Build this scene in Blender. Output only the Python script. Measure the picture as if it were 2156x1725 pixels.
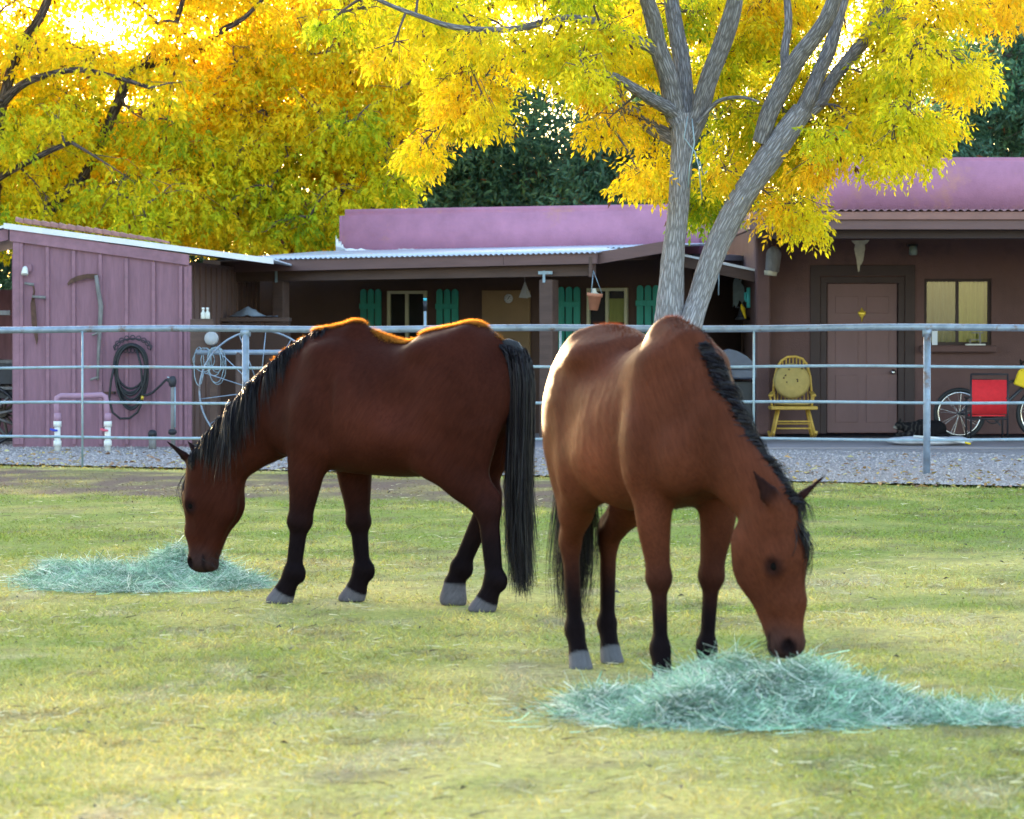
import bpy, bmesh, math, random
import numpy as np
from mathutils import Vector, Matrix, noise as mnoise
random.seed(7); RNG = np.random.default_rng(11)
for o in list(bpy.data.objects): bpy.data.objects.remove(o)
scene = bpy.context.scene; COL = scene.collection
R = math.radians

# ------------------------------------------------------------------ camera
F_PX, W_PX, H_PX, HORIZON, CAM_H = 7500.0, 2156.0, 1725.0, 695.0, 1.45
PITCH = math.atan((H_PX/2-HORIZON)/F_PX)
cd = bpy.data.cameras.new('camera'); cam = bpy.data.objects.new('camera', cd); COL.objects.link(cam)
cd.sensor_width = 36; cd.lens = 36*F_PX/W_PX; cd.clip_start = .5; cd.clip_end = 3000
cam.location = (0, 0, CAM_H); cam.rotation_euler = (math.pi/2-PITCH, 0, 0)
cd.dof.use_dof = True; cd.dof.focus_distance = 27.0; cd.dof.aperture_fstop = 7.1
scene.camera = cam

# ------------------------------------------------------------------ sky, sun, exposure
SUN_EL, SUN_AZ = R(5.6), R(-18)        # low evening sun beyond the trees, a little left of the view
w = bpy.data.worlds.new('World'); scene.world = w; w.use_nodes = True
nt = w.node_tree; bg = nt.nodes['Background']
sky = nt.nodes.new('ShaderNodeTexSky'); sky.sky_type = 'NISHITA'; sky.sun_disc = False
sky.sun_elevation = R(9); sky.sun_rotation = SUN_AZ; sky.air_density = 1.0; sky.dust_density = 1.2; sky.ozone_density = 1.0
nt.links.new(sky.outputs[0], bg.inputs[0]); bg.inputs[1].default_value = .15
sl = bpy.data.lights.new('sun', 'SUN'); sl.energy = 5.0; sl.angle = R(.6); sl.color = (1, .70, .40)
so = bpy.data.objects.new('sun', sl); COL.objects.link(so)
sdir = Vector((math.sin(SUN_AZ)*math.cos(SUN_EL), math.cos(SUN_AZ)*math.cos(SUN_EL), math.sin(SUN_EL)))
so.rotation_euler = sdir.to_track_quat('Z', 'Y').to_euler(); so.location = (-10, 30, 20)
vs = scene.view_settings; vs.view_transform = 'Standard'; vs.look = 'None'; vs.gamma = 1; vs.exposure = 3.0
vs.use_curve_mapping = False

# ------------------------------------------------------------------ photograph pixel -> point in the place
def ray(x, y):
    cx = (x-W_PX/2)/F_PX; cy = (H_PX/2-y)/F_PX; c, s = math.cos(PITCH), math.sin(PITCH)
    return Vector((cx, c+cy*s, -s+cy*c))
def at(x, y, Y):
    d = ray(x, y); return Vector((0, 0, CAM_H)) + d*(Y/d.y)
def on_ground(x, y, z=0):
    d = ray(x, y); return Vector((0, 0, CAM_H)) + d*((z-CAM_H)/d.z)
def on_plane(x, y, p, n):
    d = ray(x, y); c = Vector((0, 0, CAM_H)); return c + d*((p-c).dot(n)/d.dot(n))

# ------------------------------------------------------------------ object helpers
def fast_mesh(name, V, F, smooth=False):
    V = np.asarray(V, np.float32); F = np.asarray(F, np.int32); k = F.shape[1]
    me = bpy.data.meshes.new(name)
    me.vertices.add(len(V)); me.vertices.foreach_set('co', V.ravel())
    me.loops.add(F.size); me.loops.foreach_set('vertex_index', F.ravel())
    me.polygons.add(len(F)); me.polygons.foreach_set('loop_start', np.arange(0, F.size, k, dtype=np.int32))
    try: me.polygons.foreach_set('loop_total', np.full(len(F), k, np.int32))
    except Exception: pass
    me.polygons.foreach_set('use_smooth', np.full(len(F), smooth, bool))
    me.update(calc_edges=True); me.validate(); return me
def color_attr(me, C, name='col'):
    a = me.color_attributes.new(name, 'FLOAT_COLOR', 'POINT')
    C = np.asarray(C, np.float32)
    if C.shape[1] == 3: C = np.hstack([C, np.ones((len(C), 1), np.float32)])
    a.data.foreach_set('color', np.ascontiguousarray(C).ravel())
def link(name, me, m=None, parent=None):
    o = bpy.data.objects.new(name, me); COL.objects.link(o)
    if m is not None:
        me.materials.clear(); me.materials.append(m)
    if parent is not None: o.parent = parent
    return o
def tag(o, label=None, cat=None, group=None, kind=None):
    for k, v in (('label', label), ('category', cat), ('group', group), ('kind', kind)):
        if v: o[k] = v
    return o
def thing(name, label, cat, loc=(0, 0, 0), rotz=0, group=None):
    o = bpy.data.objects.new(name, None); COL.objects.link(o); o.empty_display_size = .1
    o.location = loc; o.rotation_euler = (0, 0, rotz); return tag(o, label, cat, group)

class MB:
    "collects boxes, tubes, prisms into one mesh"
    def __init__(s): s.v = []; s.f = []; s.sm = []
    def add(s, V, F, smooth=False):
        n = len(s.v); s.v += [tuple(p) for p in V]; s.f += [tuple(i+n for i in f) for f in F]; s.sm += [smooth]*len(F); return s
    def box(s, c, d, rot=None, ch=0.0):
        x, y, z = d[0]/2, d[1]/2, d[2]/2
        M = rot if rot is not None else Matrix.Identity(3); c = Vector(c)
        if ch <= 0:
            P = [Vector((a*x, b*y, e*z)) for a in (-1, 1) for b in (-1, 1) for e in (-1, 1)]
            F = [(0,1,3,2),(4,6,7,5),(0,4,5,1),(2,3,7,6),(0,2,6,4),(1,5,7,3)]
            return s.add([M@p+c for p in P], F)
        ch = min(ch, x*.45, y*.45, z*.45)
        bm = bmesh.new(); bmesh.ops.create_cube(bm, size=1)
        for v in bm.verts: v.co = Vector((v.co.x*2*x, v.co.y*2*y, v.co.z*2*z))
        bmesh.ops.bevel(bm, geom=bm.edges[:], offset=ch, segments=1, affect='EDGES')
        bm.verts.index_update()
        V = [M@v.co+c for v in bm.verts]; F = [[v.index for v in f.verts] for f in bm.faces]; bm.free()
        return s.add(V, F)
    def tube(s, pts, r, n=10, cap=True, closed=False):
        pts = [Vector(p) for p in pts]; m = len(pts)
        rr = list(r) if hasattr(r, '__len__') else [r]*m
        V = []; up = None
        for i, p in enumerate(pts):
            if closed: t = pts[(i+1) % m]-pts[i-1]
            else: t = pts[min(i+1, m-1)]-pts[max(i-1, 0)]
            if t.length < 1e-9: t = Vector((0, 0, 1))
            t.normalize()
            if up is None:
                up = Vector((0, 0, 1)) if abs(t.z) < .9 else Vector((1, 0, 0))
            up = (up - t*up.dot(t))
            if up.length < 1e-6: up = t.orthogonal()
            up.normalize(); q = t.cross(up)
            for k in range(n):
                a = 2*math.pi*k/n; V.append(p + (up*math.cos(a)+q*math.sin(a))*rr[i])
        F = []
        for i in range(m if closed else m-1):
            j = (i+1) % m
            for k in range(n):
                l = (k+1) % n; F.append((i*n+k, i*n+l, j*n+l, j*n+k))
        s.add(V, F, True)
        if cap and not closed:
            b = len(s.v)-len(V)
            s.f.append(tuple(b+k for k in range(n))[::-1]); s.sm.append(False)
            s.f.append(tuple(b+(m-1)*n+k for k in range(n))); s.sm.append(False)
        return s
    def bar(s, a, b, w, h):
        "rectangular bar between two points"
        a, b = Vector(a), Vector(b); t = (b-a); L = t.length; t.normalize()
        u = Vector((0, 0, 1)) if abs(t.z) < .95 else Vector((0, 1, 0))
        x = t.cross(u).normalized(); z = x.cross(t)
        M = Matrix((x, t, z)).transposed()
        return s.box((a+b)/2, (w, L, h), M, min(w, h)*.12)
    def lathe(s, prof, c=(0, 0, 0), n=20, rot=None):
        M = rot if rot is not None else Matrix.Identity(3); c = Vector(c); V = []
        for (r, z) in prof:
            for k in range(n):
                a = 2*math.pi*k/n; V.append(M@Vector((r*math.cos(a), r*math.sin(a), z))+c)
        F = []
        for i in range(len(prof)-1):
            for k in range(n):
                l = (k+1) % n; F.append((i*n+k, i*n+l, (i+1)*n+l, (i+1)*n+k))
        F.append(tuple(range(n))[::-1]); m = (len(prof)-1)*n; F.append(tuple(m+k for k in range(n)))
        return s.add(V, F, True)
    def prism(s, poly, y0, y1):
        "outline in local x,z pushed from y0 to y1"
        n = len(poly); V = [(x, y0, z) for x, z in poly]+[(x, y1, z) for x, z in poly]
        F = [tuple(range(n)), tuple(range(n, 2*n))[::-1]]+[(i, i+n, (i+1) % n+n, (i+1) % n) for i in range(n)]
        return s.add(V, F)
    def build(s, name, m, parent=None):
        me = bpy.data.meshes.new(name); me.from_pydata(s.v, [], s.f)
        me.polygons.foreach_set('use_smooth', s.sm)
        bm = bmesh.new(); bm.from_mesh(me); bmesh.ops.recalc_face_normals(bm, faces=bm.faces); bm.to_mesh(me); bm.free()
        me.update(); return link(name, me, m, parent)
def copy_tree(o, parent=None):
    c = o.copy(); COL.objects.link(c)
    c.parent = parent
    for ch in list(o.children): copy_tree(ch, c)
    return c
def pbox(name, c, d, m, parent=None, rot=None, ch=.006): return MB().box(c, d, rot, ch).build(name, m, parent)
def rotz(a): return Matrix.Rotation(a, 3, 'Z')

# ------------------------------------------------------------------ materials
def nd(nt, t, **k):
    n = nt.nodes.new(t)
    for a, b in k.items(): setattr(n, a, b)
    return n
MATS = {}
def mat(name, col, rough=.7, var=.18, scale=6.0, stretch=(1, 1, 1), bump=.15, bscale=None, metal=0, attr=None, sheen=0,
        col2=None, trans=0, spec=.4, bdist=.01, detail=4, mottle=None):
    if name in MATS: return MATS[name]
    m = bpy.data.materials.new(name); m.use_nodes = True; nt = m.node_tree; L = nt.links
    b = nt.nodes['Principled BSDF']; out = nt.nodes['Material Output']
    b.inputs['Roughness'].default_value = rough; b.inputs['Metallic'].default_value = metal
    b.inputs['Specular IOR Level'].default_value = spec
    tc = nd(nt, 'ShaderNodeTexCoord'); mp = nd(nt, 'ShaderNodeMapping'); mp.inputs['Scale'].default_value = stretch
    L.new(tc.outputs['Object'], mp.inputs[0])
    n1 = nd(nt, 'ShaderNodeTexNoise'); n1.inputs['Scale'].default_value = scale; n1.inputs['Detail'].default_value = detail
    n1.inputs['Roughness'].default_value = .65; L.new(mp.outputs[0], n1.inputs['Vector'])
    ramp = nd(nt, 'ShaderNodeMapRange'); ramp.inputs['From Min'].default_value = .3; ramp.inputs['From Max'].default_value = .7
    L.new(n1.outputs['Fac'], ramp.inputs['Value'])
    mx = nd(nt, 'ShaderNodeMix', data_type='RGBA'); L.new(ramp.outputs[0], mx.inputs['Factor'])
    if attr:
        at_ = nd(nt, 'ShaderNodeAttribute', attribute_name=attr)
        hs1 = nd(nt, 'ShaderNodeHueSaturation'); hs1.inputs['Value'].default_value = 1-var; L.new(at_.outputs['Color'], hs1.inputs['Color'])
        hs2 = nd(nt, 'ShaderNodeHueSaturation'); hs2.inputs['Value'].default_value = 1+var; L.new(at_.outputs['Color'], hs2.inputs['Color'])
        L.new(hs1.outputs[0], mx.inputs['A']); L.new(hs2.outputs[0], mx.inputs['B'])
    else:
        c2 = col2 if col2 else [min(1, c*(1+var)) for c in col]
        mx.inputs['A'].default_value = (*[c*(1-var) for c in col], 1); mx.inputs['B'].default_value = (*c2, 1)
    colout = mx.outputs['Result']
    if mottle:      # (colour, scale, threshold) patches of another colour: wear, stains
        mc, ms, th = mottle
        n3 = nd(nt, 'ShaderNodeTexNoise'); n3.inputs['Scale'].default_value = ms; n3.inputs['Detail'].default_value = 6
        n3.inputs['Roughness'].default_value = .7; L.new(mp.outputs[0], n3.inputs['Vector'])
        r3 = nd(nt, 'ShaderNodeMapRange'); r3.inputs['From Min'].default_value = th; r3.inputs['From Max'].default_value = th+.12
        L.new(n3.outputs['Fac'], r3.inputs['Value'])
        m3 = nd(nt, 'ShaderNodeMix', data_type='RGBA'); L.new(r3.outputs[0], m3.inputs['Factor']); L.new(colout, m3.inputs['A'])
        m3.inputs['B'].default_value = (*mc, 1); colout = m3.outputs['Result']
    L.new(colout, b.inputs['Base Color'])
    if bump:
        n2 = nd(nt, 'ShaderNodeTexNoise'); n2.inputs['Scale'].default_value = bscale or scale*5; n2.inputs['Detail'].default_value = 5
        L.new(mp.outputs[0], n2.inputs['Vector'])
        bp = nd(nt, 'ShaderNodeBump'); bp.inputs['Strength'].default_value = bump; bp.inputs['Distance'].default_value = bdist
        L.new(n2.outputs['Fac'], bp.inputs['Height']); L.new(bp.outputs[0], b.inputs['Normal'])
    if sheen:
        b.inputs['Sheen Weight'].default_value = sheen; b.inputs['Sheen Roughness'].default_value = .35
        b.inputs['Sheen Tint'].default_value = (1, .75, .55, 1)
    if trans:
        tr = nd(nt, 'ShaderNodeBsdfTranslucent'); L.new(colout, tr.inputs[0])
        ms_ = nd(nt, 'ShaderNodeMixShader'); ms_.inputs[0].default_value = trans
        L.new(b.outputs[0], ms_.inputs[1]); L.new(tr.outputs[0], ms_.inputs[2]); L.new(ms_.outputs[0], out.inputs[0])
    MATS[name] = m; return m

M_mauve   = mat('painted_boards', (.21,.104,.145), .75, .18, 3, (6,6,.6), .3, 14, mottle=((.17,.085,.12), 2.2, .58))
M_mauve_t = mat('painted_trim', (.225,.112,.154), .7, .18, 4, (2,2,2), .2, 14, mottle=((.18,.10,.13), 2.5, .58))
M_stucco  = mat('pink_stucco', (.385,.168,.262), .9, .14, 2.6, (1,1,1), .7, 45, mottle=((.43,.20,.205), 1.6, .55), bdist=.008)
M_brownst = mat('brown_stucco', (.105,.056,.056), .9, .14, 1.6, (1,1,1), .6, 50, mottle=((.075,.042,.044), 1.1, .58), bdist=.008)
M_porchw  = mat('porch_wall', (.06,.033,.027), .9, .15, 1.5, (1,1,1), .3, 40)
M_fascia  = mat('brown_fascia', (.135,.075,.072), .75, .12, 3, (.5,2,4), .2, 14)
M_beam    = mat('weathered_beam', (.085,.05,.042), .8, .2, 3, (.6,4,4), .3, 14)
M_door    = mat('painted_door', (.135,.070,.075), .6, .1, 3, (1,1,.5), .08, 30)
M_trimdk  = mat('dark_trim', (.04,.023,.025), .7, .1)
M_zinc    = mat('galvanised_roof', (.50,.53,.62), .42, .12, 2.5, (1,1,1), .12, 20, metal=.35, mottle=((.42,.40,.42), 1.6, .62))
M_whitep  = mat('white_flashing', (.62,.62,.68), .5, .08, 5)
M_tile    = mat('terracotta', (.30,.14,.12), .8, .25, 9, mottle=((.2,.10,.09), 6, .55))
M_pot     = mat('terracotta_pot', (.42,.17,.10), .8, .15, 9)
M_pipe    = mat('galvanised_pipe', (.22,.27,.36), .5, .25, 7, (1,1,1), .3, 40, metal=.35, mottle=((.16,.11,.10), 6, .57))
M_rod     = mat('bare_steel_rod', (.27,.36,.44), .5, .2, 9, metal=.3, mottle=((.3,.24,.22), 8, .6))
M_pvc     = mat('white_pvc', (.62,.62,.62), .4, .06, 6, bump=.05)
M_pvcp    = mat('painted_pvc', (.32,.18,.26), .6, .12, 6)
M_teal    = mat('teal_paint', (.025,.22,.18), .6, .16, 4, (6,6,.7), .2, 20, mottle=((.05,.18,.15), 3, .62))
M_cream   = mat('cream_frame', (.36,.34,.24), .6, .1, 5)
M_black   = mat('black_rubber', (.012,.013,.017), .55, .2, 8, bump=.1)
M_dkmetal = mat('dark_metal', (.035,.035,.045), .5, .2, 6, metal=.5)
M_rust    = mat('rusty_iron', (.075,.036,.026), .8, .35, 12, bump=.3)
M_sidebrd = mat('shaded_boards', (.125,.072,.064), .8, .15, 3, (6,6,.6), .25, 14)  # shade under the overhanging roof put into the side boards' colour
M_rroof = mat('red_brown_roof', (.26,.13,.14), .6, .15, 3, bump=.1)
M_oldwood = mat('grey_wood', (.17,.16,.165), .85, .3, 5, (3,3,1), .4, 18)
M_yellow  = mat('pine_chair', (.46,.28,.05), .5, .15, 6, (3,3,1), .1)
M_cushion = mat('tan_cushion', (.36,.26,.09), .95, .14, 12, bump=.3)
M_red     = mat('red_canvas', (.58,.018,.028), .85, .1, 20, bump=.15)
M_bone    = mat('bleached_bone', (.46,.42,.34), .8, .2, 12, bump=.3)
M_brass   = mat('brass', (.65,.45,.06), .35, .1, 6, metal=.6)
M_chrome  = mat('chrome', (.75,.75,.78), .2, .04, 6, metal=1, bump=0)
M_yelcl   = mat('yellow_cloth', (.75,.52,.02), .8, .1, 9)
M_grill   = mat('grill_enamel', (.055,.065,.10), .4, .15, 6)
M_concr   = mat('concrete', (.23,.20,.215), .9, .14, 1.5, (1,1,1), .3, 60, mottle=((.2,.18,.19), 1.3, .6))
M_blue    = mat('blue_handle', (.03,.05,.45), .5, .1)
M_pinkh   = mat('red_handle', (.55,.08,.15), .5, .1)
M_plastic = mat('clear_bottle', (.55,.55,.52), .3, .1)
M_grey    = mat('grey_plastic', (.33,.33,.36), .6, .1)
M_bedding = mat('white_bedding', (.5,.5,.56), .9, .1, 10, bump=.3)
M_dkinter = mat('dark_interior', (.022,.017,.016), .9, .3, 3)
M_curtain = mat('curtain', (.40,.34,.08), .9, .1, 8, (8,8,.3), .3, 20); M_curtg = mat('grey_curtain', (.13,.14,.11), .9, .1, 8, (8,8,.3), .3, 20)
def glass_mat(name, clear, tint):
    m = bpy.data.materials.new(name); m.use_nodes = True; nt = m.node_tree; L = nt.links
    nt.nodes.remove(nt.nodes['Principled BSDF']); out = nt.nodes['Material Output']
    t = nd(nt, 'ShaderNodeBsdfTransparent'); t.inputs[0].default_value = (*tint, 1)
    g = nd(nt, 'ShaderNodeBsdfGlossy'); g.inputs['Roughness'].default_value = .03; g.inputs[0].default_value = (.9, .9, .9, 1)
    x = nd(nt, 'ShaderNodeMixShader'); x.inputs[0].default_value = 1-clear
    L.new(t.outputs[0], x.inputs[1]); L.new(g.outputs[0], x.inputs[2]); L.new(x.outputs[0], out.inputs[0]); return m
M_glass = glass_mat('window_glass', .95, (.8, .85, .85))

# ------------------------------------------------------------------ numpy noise
def vnoise(x, y, s, seed=0):
    g = np.random.default_rng(seed).random((256, 256))
    x = np.asarray(x)/s+100; y = np.asarray(y)/s+100; xi = np.floor(x).astype(int); yi = np.floor(y).astype(int)
    fx = x-xi; fy = y-yi; fx = fx*fx*(3-2*fx); fy = fy*fy*(3-2*fy)
    a = g[xi % 256, yi % 256]; b = g[(xi+1) % 256, yi % 256]; c = g[xi % 256, (yi+1) % 256]; d = g[(xi+1) % 256, (yi+1) % 256]
    return (a*(1-fx)+b*fx)*(1-fy)+(c*(1-fx)+d*fx)*fy
def fnoise(x, y, s, seed=0): return .55*vnoise(x, y, s, seed)+.3*vnoise(x, y, s*.47, seed+1)+.15*vnoise(x, y, s*.21, seed+2)
def norm(a): return a/np.maximum(np.linalg.norm(a, axis=-1, keepdims=True), 1e-9)
# ================================================================== the setting: ground
EL, ER = on_ground(100, 984), on_ground(2100, 1028)
def edge_y(x): return EL.y + (x-EL.x)*(ER.y-EL.y)/(ER.x-EL.x)
PAD_Y = on_ground(1880, 949).y            # front edge of the concrete porch slab, about 43 m off
GREEN, STRAW, BROWN, PALE = np.array((.22,.275,.056)), np.array((.56,.47,.155)), np.array((.20,.145,.095)), np.array((.56,.45,.27))
def field_color(x, y):
    n = fnoise(x, y, 1.1, 3); n2 = fnoise(x*1.3, y*.6, .38, 9); n3 = fnoise(x, y, 3.1, 21)
    far = np.clip((y-21)/4, 0, 1)*np.clip((34-y)/3, 0, 1)
    g = np.clip((n-.5)*1.6+.40+.52*far+(n2-.5)*1.2, 0, 1)[:, None]
    c = STRAW*(1-g)+GREEN*g
    p = np.clip((n2-.62)*6, 0, 1)[:, None]*(1-far[:, None]); c = c*(1-p*.6)+PALE*p*.6
    b = np.clip((fnoise(x*.8, y*.5, .16, 33)-.56)*6, 0, 1)[:, None]; c = c*(1-.5*b)+BROWN*.5*b
    # trodden dirt strip along the fence, on the left
    e = edge_y(x); d = e-y
    dirt = np.clip((d-.4+1.2*(fnoise(x, y, .8, 40)-.5))/.5, 0, 1)*np.clip((5.9-d+1.6*(fnoise(x, y, .9, 41)-.5))/.5, 0, 1)*np.clip((1.9-x)/1.5, 0, 1)
    dirt = (dirt*np.clip(.62+1.6*(n2-.4), 0, 1))[:, None]
    return c*(1-dirt)+np.array((.185,.125,.10))*dirt, dirt[:, 0]
def spread(lo, hi, step, far):
    c = list(np.arange(lo, hi+1e-6, step)); a, s = [], step
    x = lo
    while x > -far: s *= 1.5; x -= s; a.append(x)
    b, s, x = [], step, hi
    while x < far: s *= 1.5; x += s; b.append(x)
    return np.array(a[::-1]+c+b)
gx, gy = spread(-13, 13, .14, 900), spread(7, 46, .14, 1500)
XX, YY = np.meshgrid(gx, gy); nx, ny = len(gx), len(gy)
ZZ = (fnoise(XX, YY, 1.4, 5)-.5)*.03*((YY > 6) & (YY < 40))
V = np.stack([XX.ravel(), YY.ravel(), ZZ.ravel()], 1)
i = np.arange(nx-1)[None, :]+nx*np.arange(ny-1)[:, None]; i = i.ravel()
me = fast_mesh('ground', V, np.stack([i, i+1, i+1+nx, i+nx], 1), True)
color_attr(me, field_color(V[:, 0], V[:, 1])[0]*.80)
M_turf = mat('turf', (.3, .3, .1), .95, .35, 26, (1, .6, 1), .8, 60, attr='col', bdist=.03, spec=.1)
ground = tag(link('ground', me, M_turf), 'grazed paddock turf, yellow and green', kind='structure')

# gravel yard beyond the fence
n = 90; xs = np.linspace(-40, 40, n); jit = np.random.default_rng(3).random(n)*.25
V = []; 
for k, x in enumerate(xs): V += [(x, edge_y(x)+jit[k], .022), (x, 75, .022)]
F = [(2*k, 2*k+2, 2*k+3, 2*k+1) for k in range(n-1)]
M_gravel = mat('gravel', (.295,.26,.265), .95, .45, 30, (1,.7,1), 1.0, 70, bdist=.03, mottle=((.16,.125,.12), 1.6, .56), spec=.15)
tag(link('gravel_yard', fast_mesh('gravel_yard', V, F), M_gravel), 'lilac-grey gravel yard between fence and buildings', kind='structure')
# stones
N = 34000; sx = RNG.uniform(-9, 10, N); sy = edge_y(sx)+RNG.random(N)**1.3*9
sr = RNG.uniform(.006, .017, N); octa = np.array([(1,0,0),(0,1,0),(-1,0,0),(0,-1,0),(0,0,1)])
V = (octa[None]*RNG.uniform(.6, 1.3, (N, 5, 3))*sr[:, None, None]+np.stack([sx, sy, np.full(N, .022)], 1)[:, None]).reshape(-1, 3)
b = np.arange(N)[:, None]*5; F = np.concatenate([b+np.array(t) for t in ((0,1,4),(1,2,4),(2,3,4),(3,0,4))])
me = fast_mesh('gravel_stones', V, F)
sc = np.array((.32,.285,.29))*RNG.uniform(.5, 1.4, (N, 1)); color_attr(me, np.repeat(sc, 5, 0))
M_vcol = mat('loose_bits', (.3,.3,.3), .85, .1, 20, bump=0, attr='col')
tag(link('gravel_stones', me, M_vcol), 'loose lilac-grey gravel stones', kind='stuff')

# concrete slab under the right-hand house's porch
slab = MB().box((on_ground(2150, 949).x-.1, (PAD_Y+54)/2, -.02), (13.6, 54-PAD_Y, .12), ch=.01).build('porch_slab', M_concr)
tag(slab, 'grey concrete porch slab before the brown house', kind='structure'); SLAB_Z = .04

# grass blades
def strands(P, D, L, Wd, C, name, m, seed=1, bend=.4):
    "thin tapered blades: root P, direction D, length L, width Wd"
    N = len(P); r = np.random.default_rng(seed)
    side = norm(np.cross(D, r.normal(size=(N, 3))))*Wd[:, None]
    mid = P+D*L[:, None]*.55; bendv = r.normal(size=(N, 3))*[1, 1, .35]; tip = P+D*L[:, None]+bendv*(L*bend)[:, None]*.5
    V = np.stack([P-side, P+side, mid+side*.7, mid-side*.7, tip], 1).reshape(-1, 3)
    b = np.arange(N)[:, None]*5; F = np.concatenate([b+np.array(t) for t in ((0,1,2),(0,2,3),(3,2,4))])
    me = fast_mesh(name, V, F); color_attr(me, np.repeat(C, 5, 0)); return link(name, me, m)
N = 330000; u = RNG.random(N); gyv = 8.5*np.exp(u*math.log(38/8.5)); gxv = (RNG.random(N)*2-1)*(gyv*.165+1.6)
keep = gyv < edge_y(gxv)+.35*RNG.random(N); gxv, gyv = gxv[keep], gyv[keep]
C, dirt = field_color(gxv, gyv); keep = RNG.random(len(gxv)) > dirt*.93; gxv, gyv, C = gxv[keep], gyv[keep], C[keep]
N = len(gxv); D = norm(np.stack([RNG.normal(size=N)*.8, RNG.normal(size=N)*.8, np.full(N, .62)], 1))
L = RNG.uniform(.012, .036, N)*(1+.6*(fnoise(gxv, gyv, .5, 50)-.3)); 
C = C*RNG.uniform(.6, 1.35, (N, 1))*np.stack([RNG.uniform(.85, 1.15, N), np.ones(N), RNG.uniform(.7, 1.3, N)], 1)
M_blade = mat('grass_blades', (.3,.3,.1), .8, .05, 5, bump=0, attr='col', trans=.35, spec=.2)
grass = strands(np.stack([gxv, gyv, np.full(N, -.004)], 1), D, L, (.0014+gyv*.00009), C, 'grass', M_blade)
tag(grass, 'short grazed yellow-green grass of the paddock', kind='stuff')
# straw litter lying on the turf
N = 9000; u = RNG.random(N); sy = 9*np.exp(u*math.log(33/9)); sx = (RNG.random(N)*2-1)*(sy*.165+1.2)
dens = fnoise(sx, sy, 1.3, 60)+.35*((sy > 19.5) & (sy < 23)); kp = dens > .47; sx, sy = sx[kp], sy[kp]; N = len(sx)
a = RNG.uniform(0, math.pi, N); D = norm(np.stack([np.cos(a), np.sin(a), RNG.normal(size=N)*.1+.06], 1))
L = RNG.uniform(.02, .09, N)*np.where(RNG.random(N) < .06, 1.8, 1)
C = np.where(RNG.random((N, 1)) < .78, np.array((.60,.52,.32)), np.array((.10,.07,.05)))*RNG.uniform(.7, 1.25, (N, 1))
tag(strands(np.stack([sx, sy, np.full(N, .018)], 1), D, L, RNG.uniform(.001, .0028, N), C, 'straw_litter', M_vcol, 4, .25),
    'scattered pale straw lying over the turf', kind='stuff')
# fallen yellow leaves and dark droppings
def litter(name, N, fx, size, cols, label, seed, z=.03):
    r = np.random.default_rng(seed); x, y = fx(r, N); a = r.uniform(0, 6.28, N); s = r.uniform(*size, N)
    d = np.stack([np.cos(a), np.sin(a), r.normal(size=N)*.25], 1); e = np.stack([-np.sin(a), np.cos(a), r.normal(size=N)*.3], 1)
    p = np.stack([x, y, np.full(N, z)], 1); s_ = s[:, None]
    V = np.stack([p-d*s_, p-e*s_*.42+[0,0,.006], p+d*s_, p+e*s_*.42+[0,0,.01]], 1).reshape(-1, 3)
    me = fast_mesh(name, V, np.arange(4*N).reshape(-1, 4)); c = np.array(cols)[r.integers(0, len(cols), N)]*r.uniform(.6, 1.2, (N, 1))
    color_attr(me, np.repeat(c, 4, 0)); tag(link(name, me, M_vcol), label, kind='stuff')
def yard(r, N):
    x = r.uniform(-8, 9, N); return x, edge_y(x)-.8+r.random(N)**1.6*9*np.where(x > 1.5, 1, .6)
litter('fallen_leaves', 1900, yard, (.02, .05), [(.45,.30,.06), (.40,.22,.08), (.28,.15,.09), (.5,.42,.2)], 'fallen yellow and brown leaves along the gravel edge', 8)
def fieldpts(r, N): y = 9+24*r.random(N)**1.5; return (r.random(N)*2-1)*(y*.165+1), y
litter('dark_litter', 300, fieldpts, (.008, .020), [(.07,.05,.045), (.10,.075,.06), (.05,.045,.05)], 'dark crumbs of dung and bark on the turf', 9, .02)
# ================================================================== buildings
def corrugated(name, m, parent, x0, x1, y0, z0, y1, z1, pitch=.076, amp=.011, skew=0):
    "sheet from (y0,z0) to (y1,z1), ridges along y; z may differ at the two ends by skew"
    nxs = int((x1-x0)/pitch*6)+1; xs = np.linspace(x0, x1, nxs); V = []
    for (yy, zz) in ((y0, z0), ((y0+y1)/2, (z0+z1)/2), (y1, z1)):
        for th in (0, -.004):
            V.append(np.stack([xs, np.full(nxs, yy), zz+skew*(xs-x0)/(x1-x0)+amp*np.cos(2*np.pi*xs/pitch)+th], 1))
    V = np.concatenate(V); F = []; q = np.arange(nxs-1)
    for a, b in ((0, 2), (2, 4)): F.append(np.stack([a*nxs+q, a*nxs+q+1, b*nxs+q+1, b*nxs+q], 1))
    for a, b in ((1, 3), (3, 5)): F.append(np.stack([a*nxs+q, b*nxs+q, b*nxs+q+1, a*nxs+q+1], 1))
    F.append(np.stack([q, nxs+q, nxs+q+1, q+1], 1))
    return link(name, fast_mesh(name, V, np.concatenate(F), True), m, parent)

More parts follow.
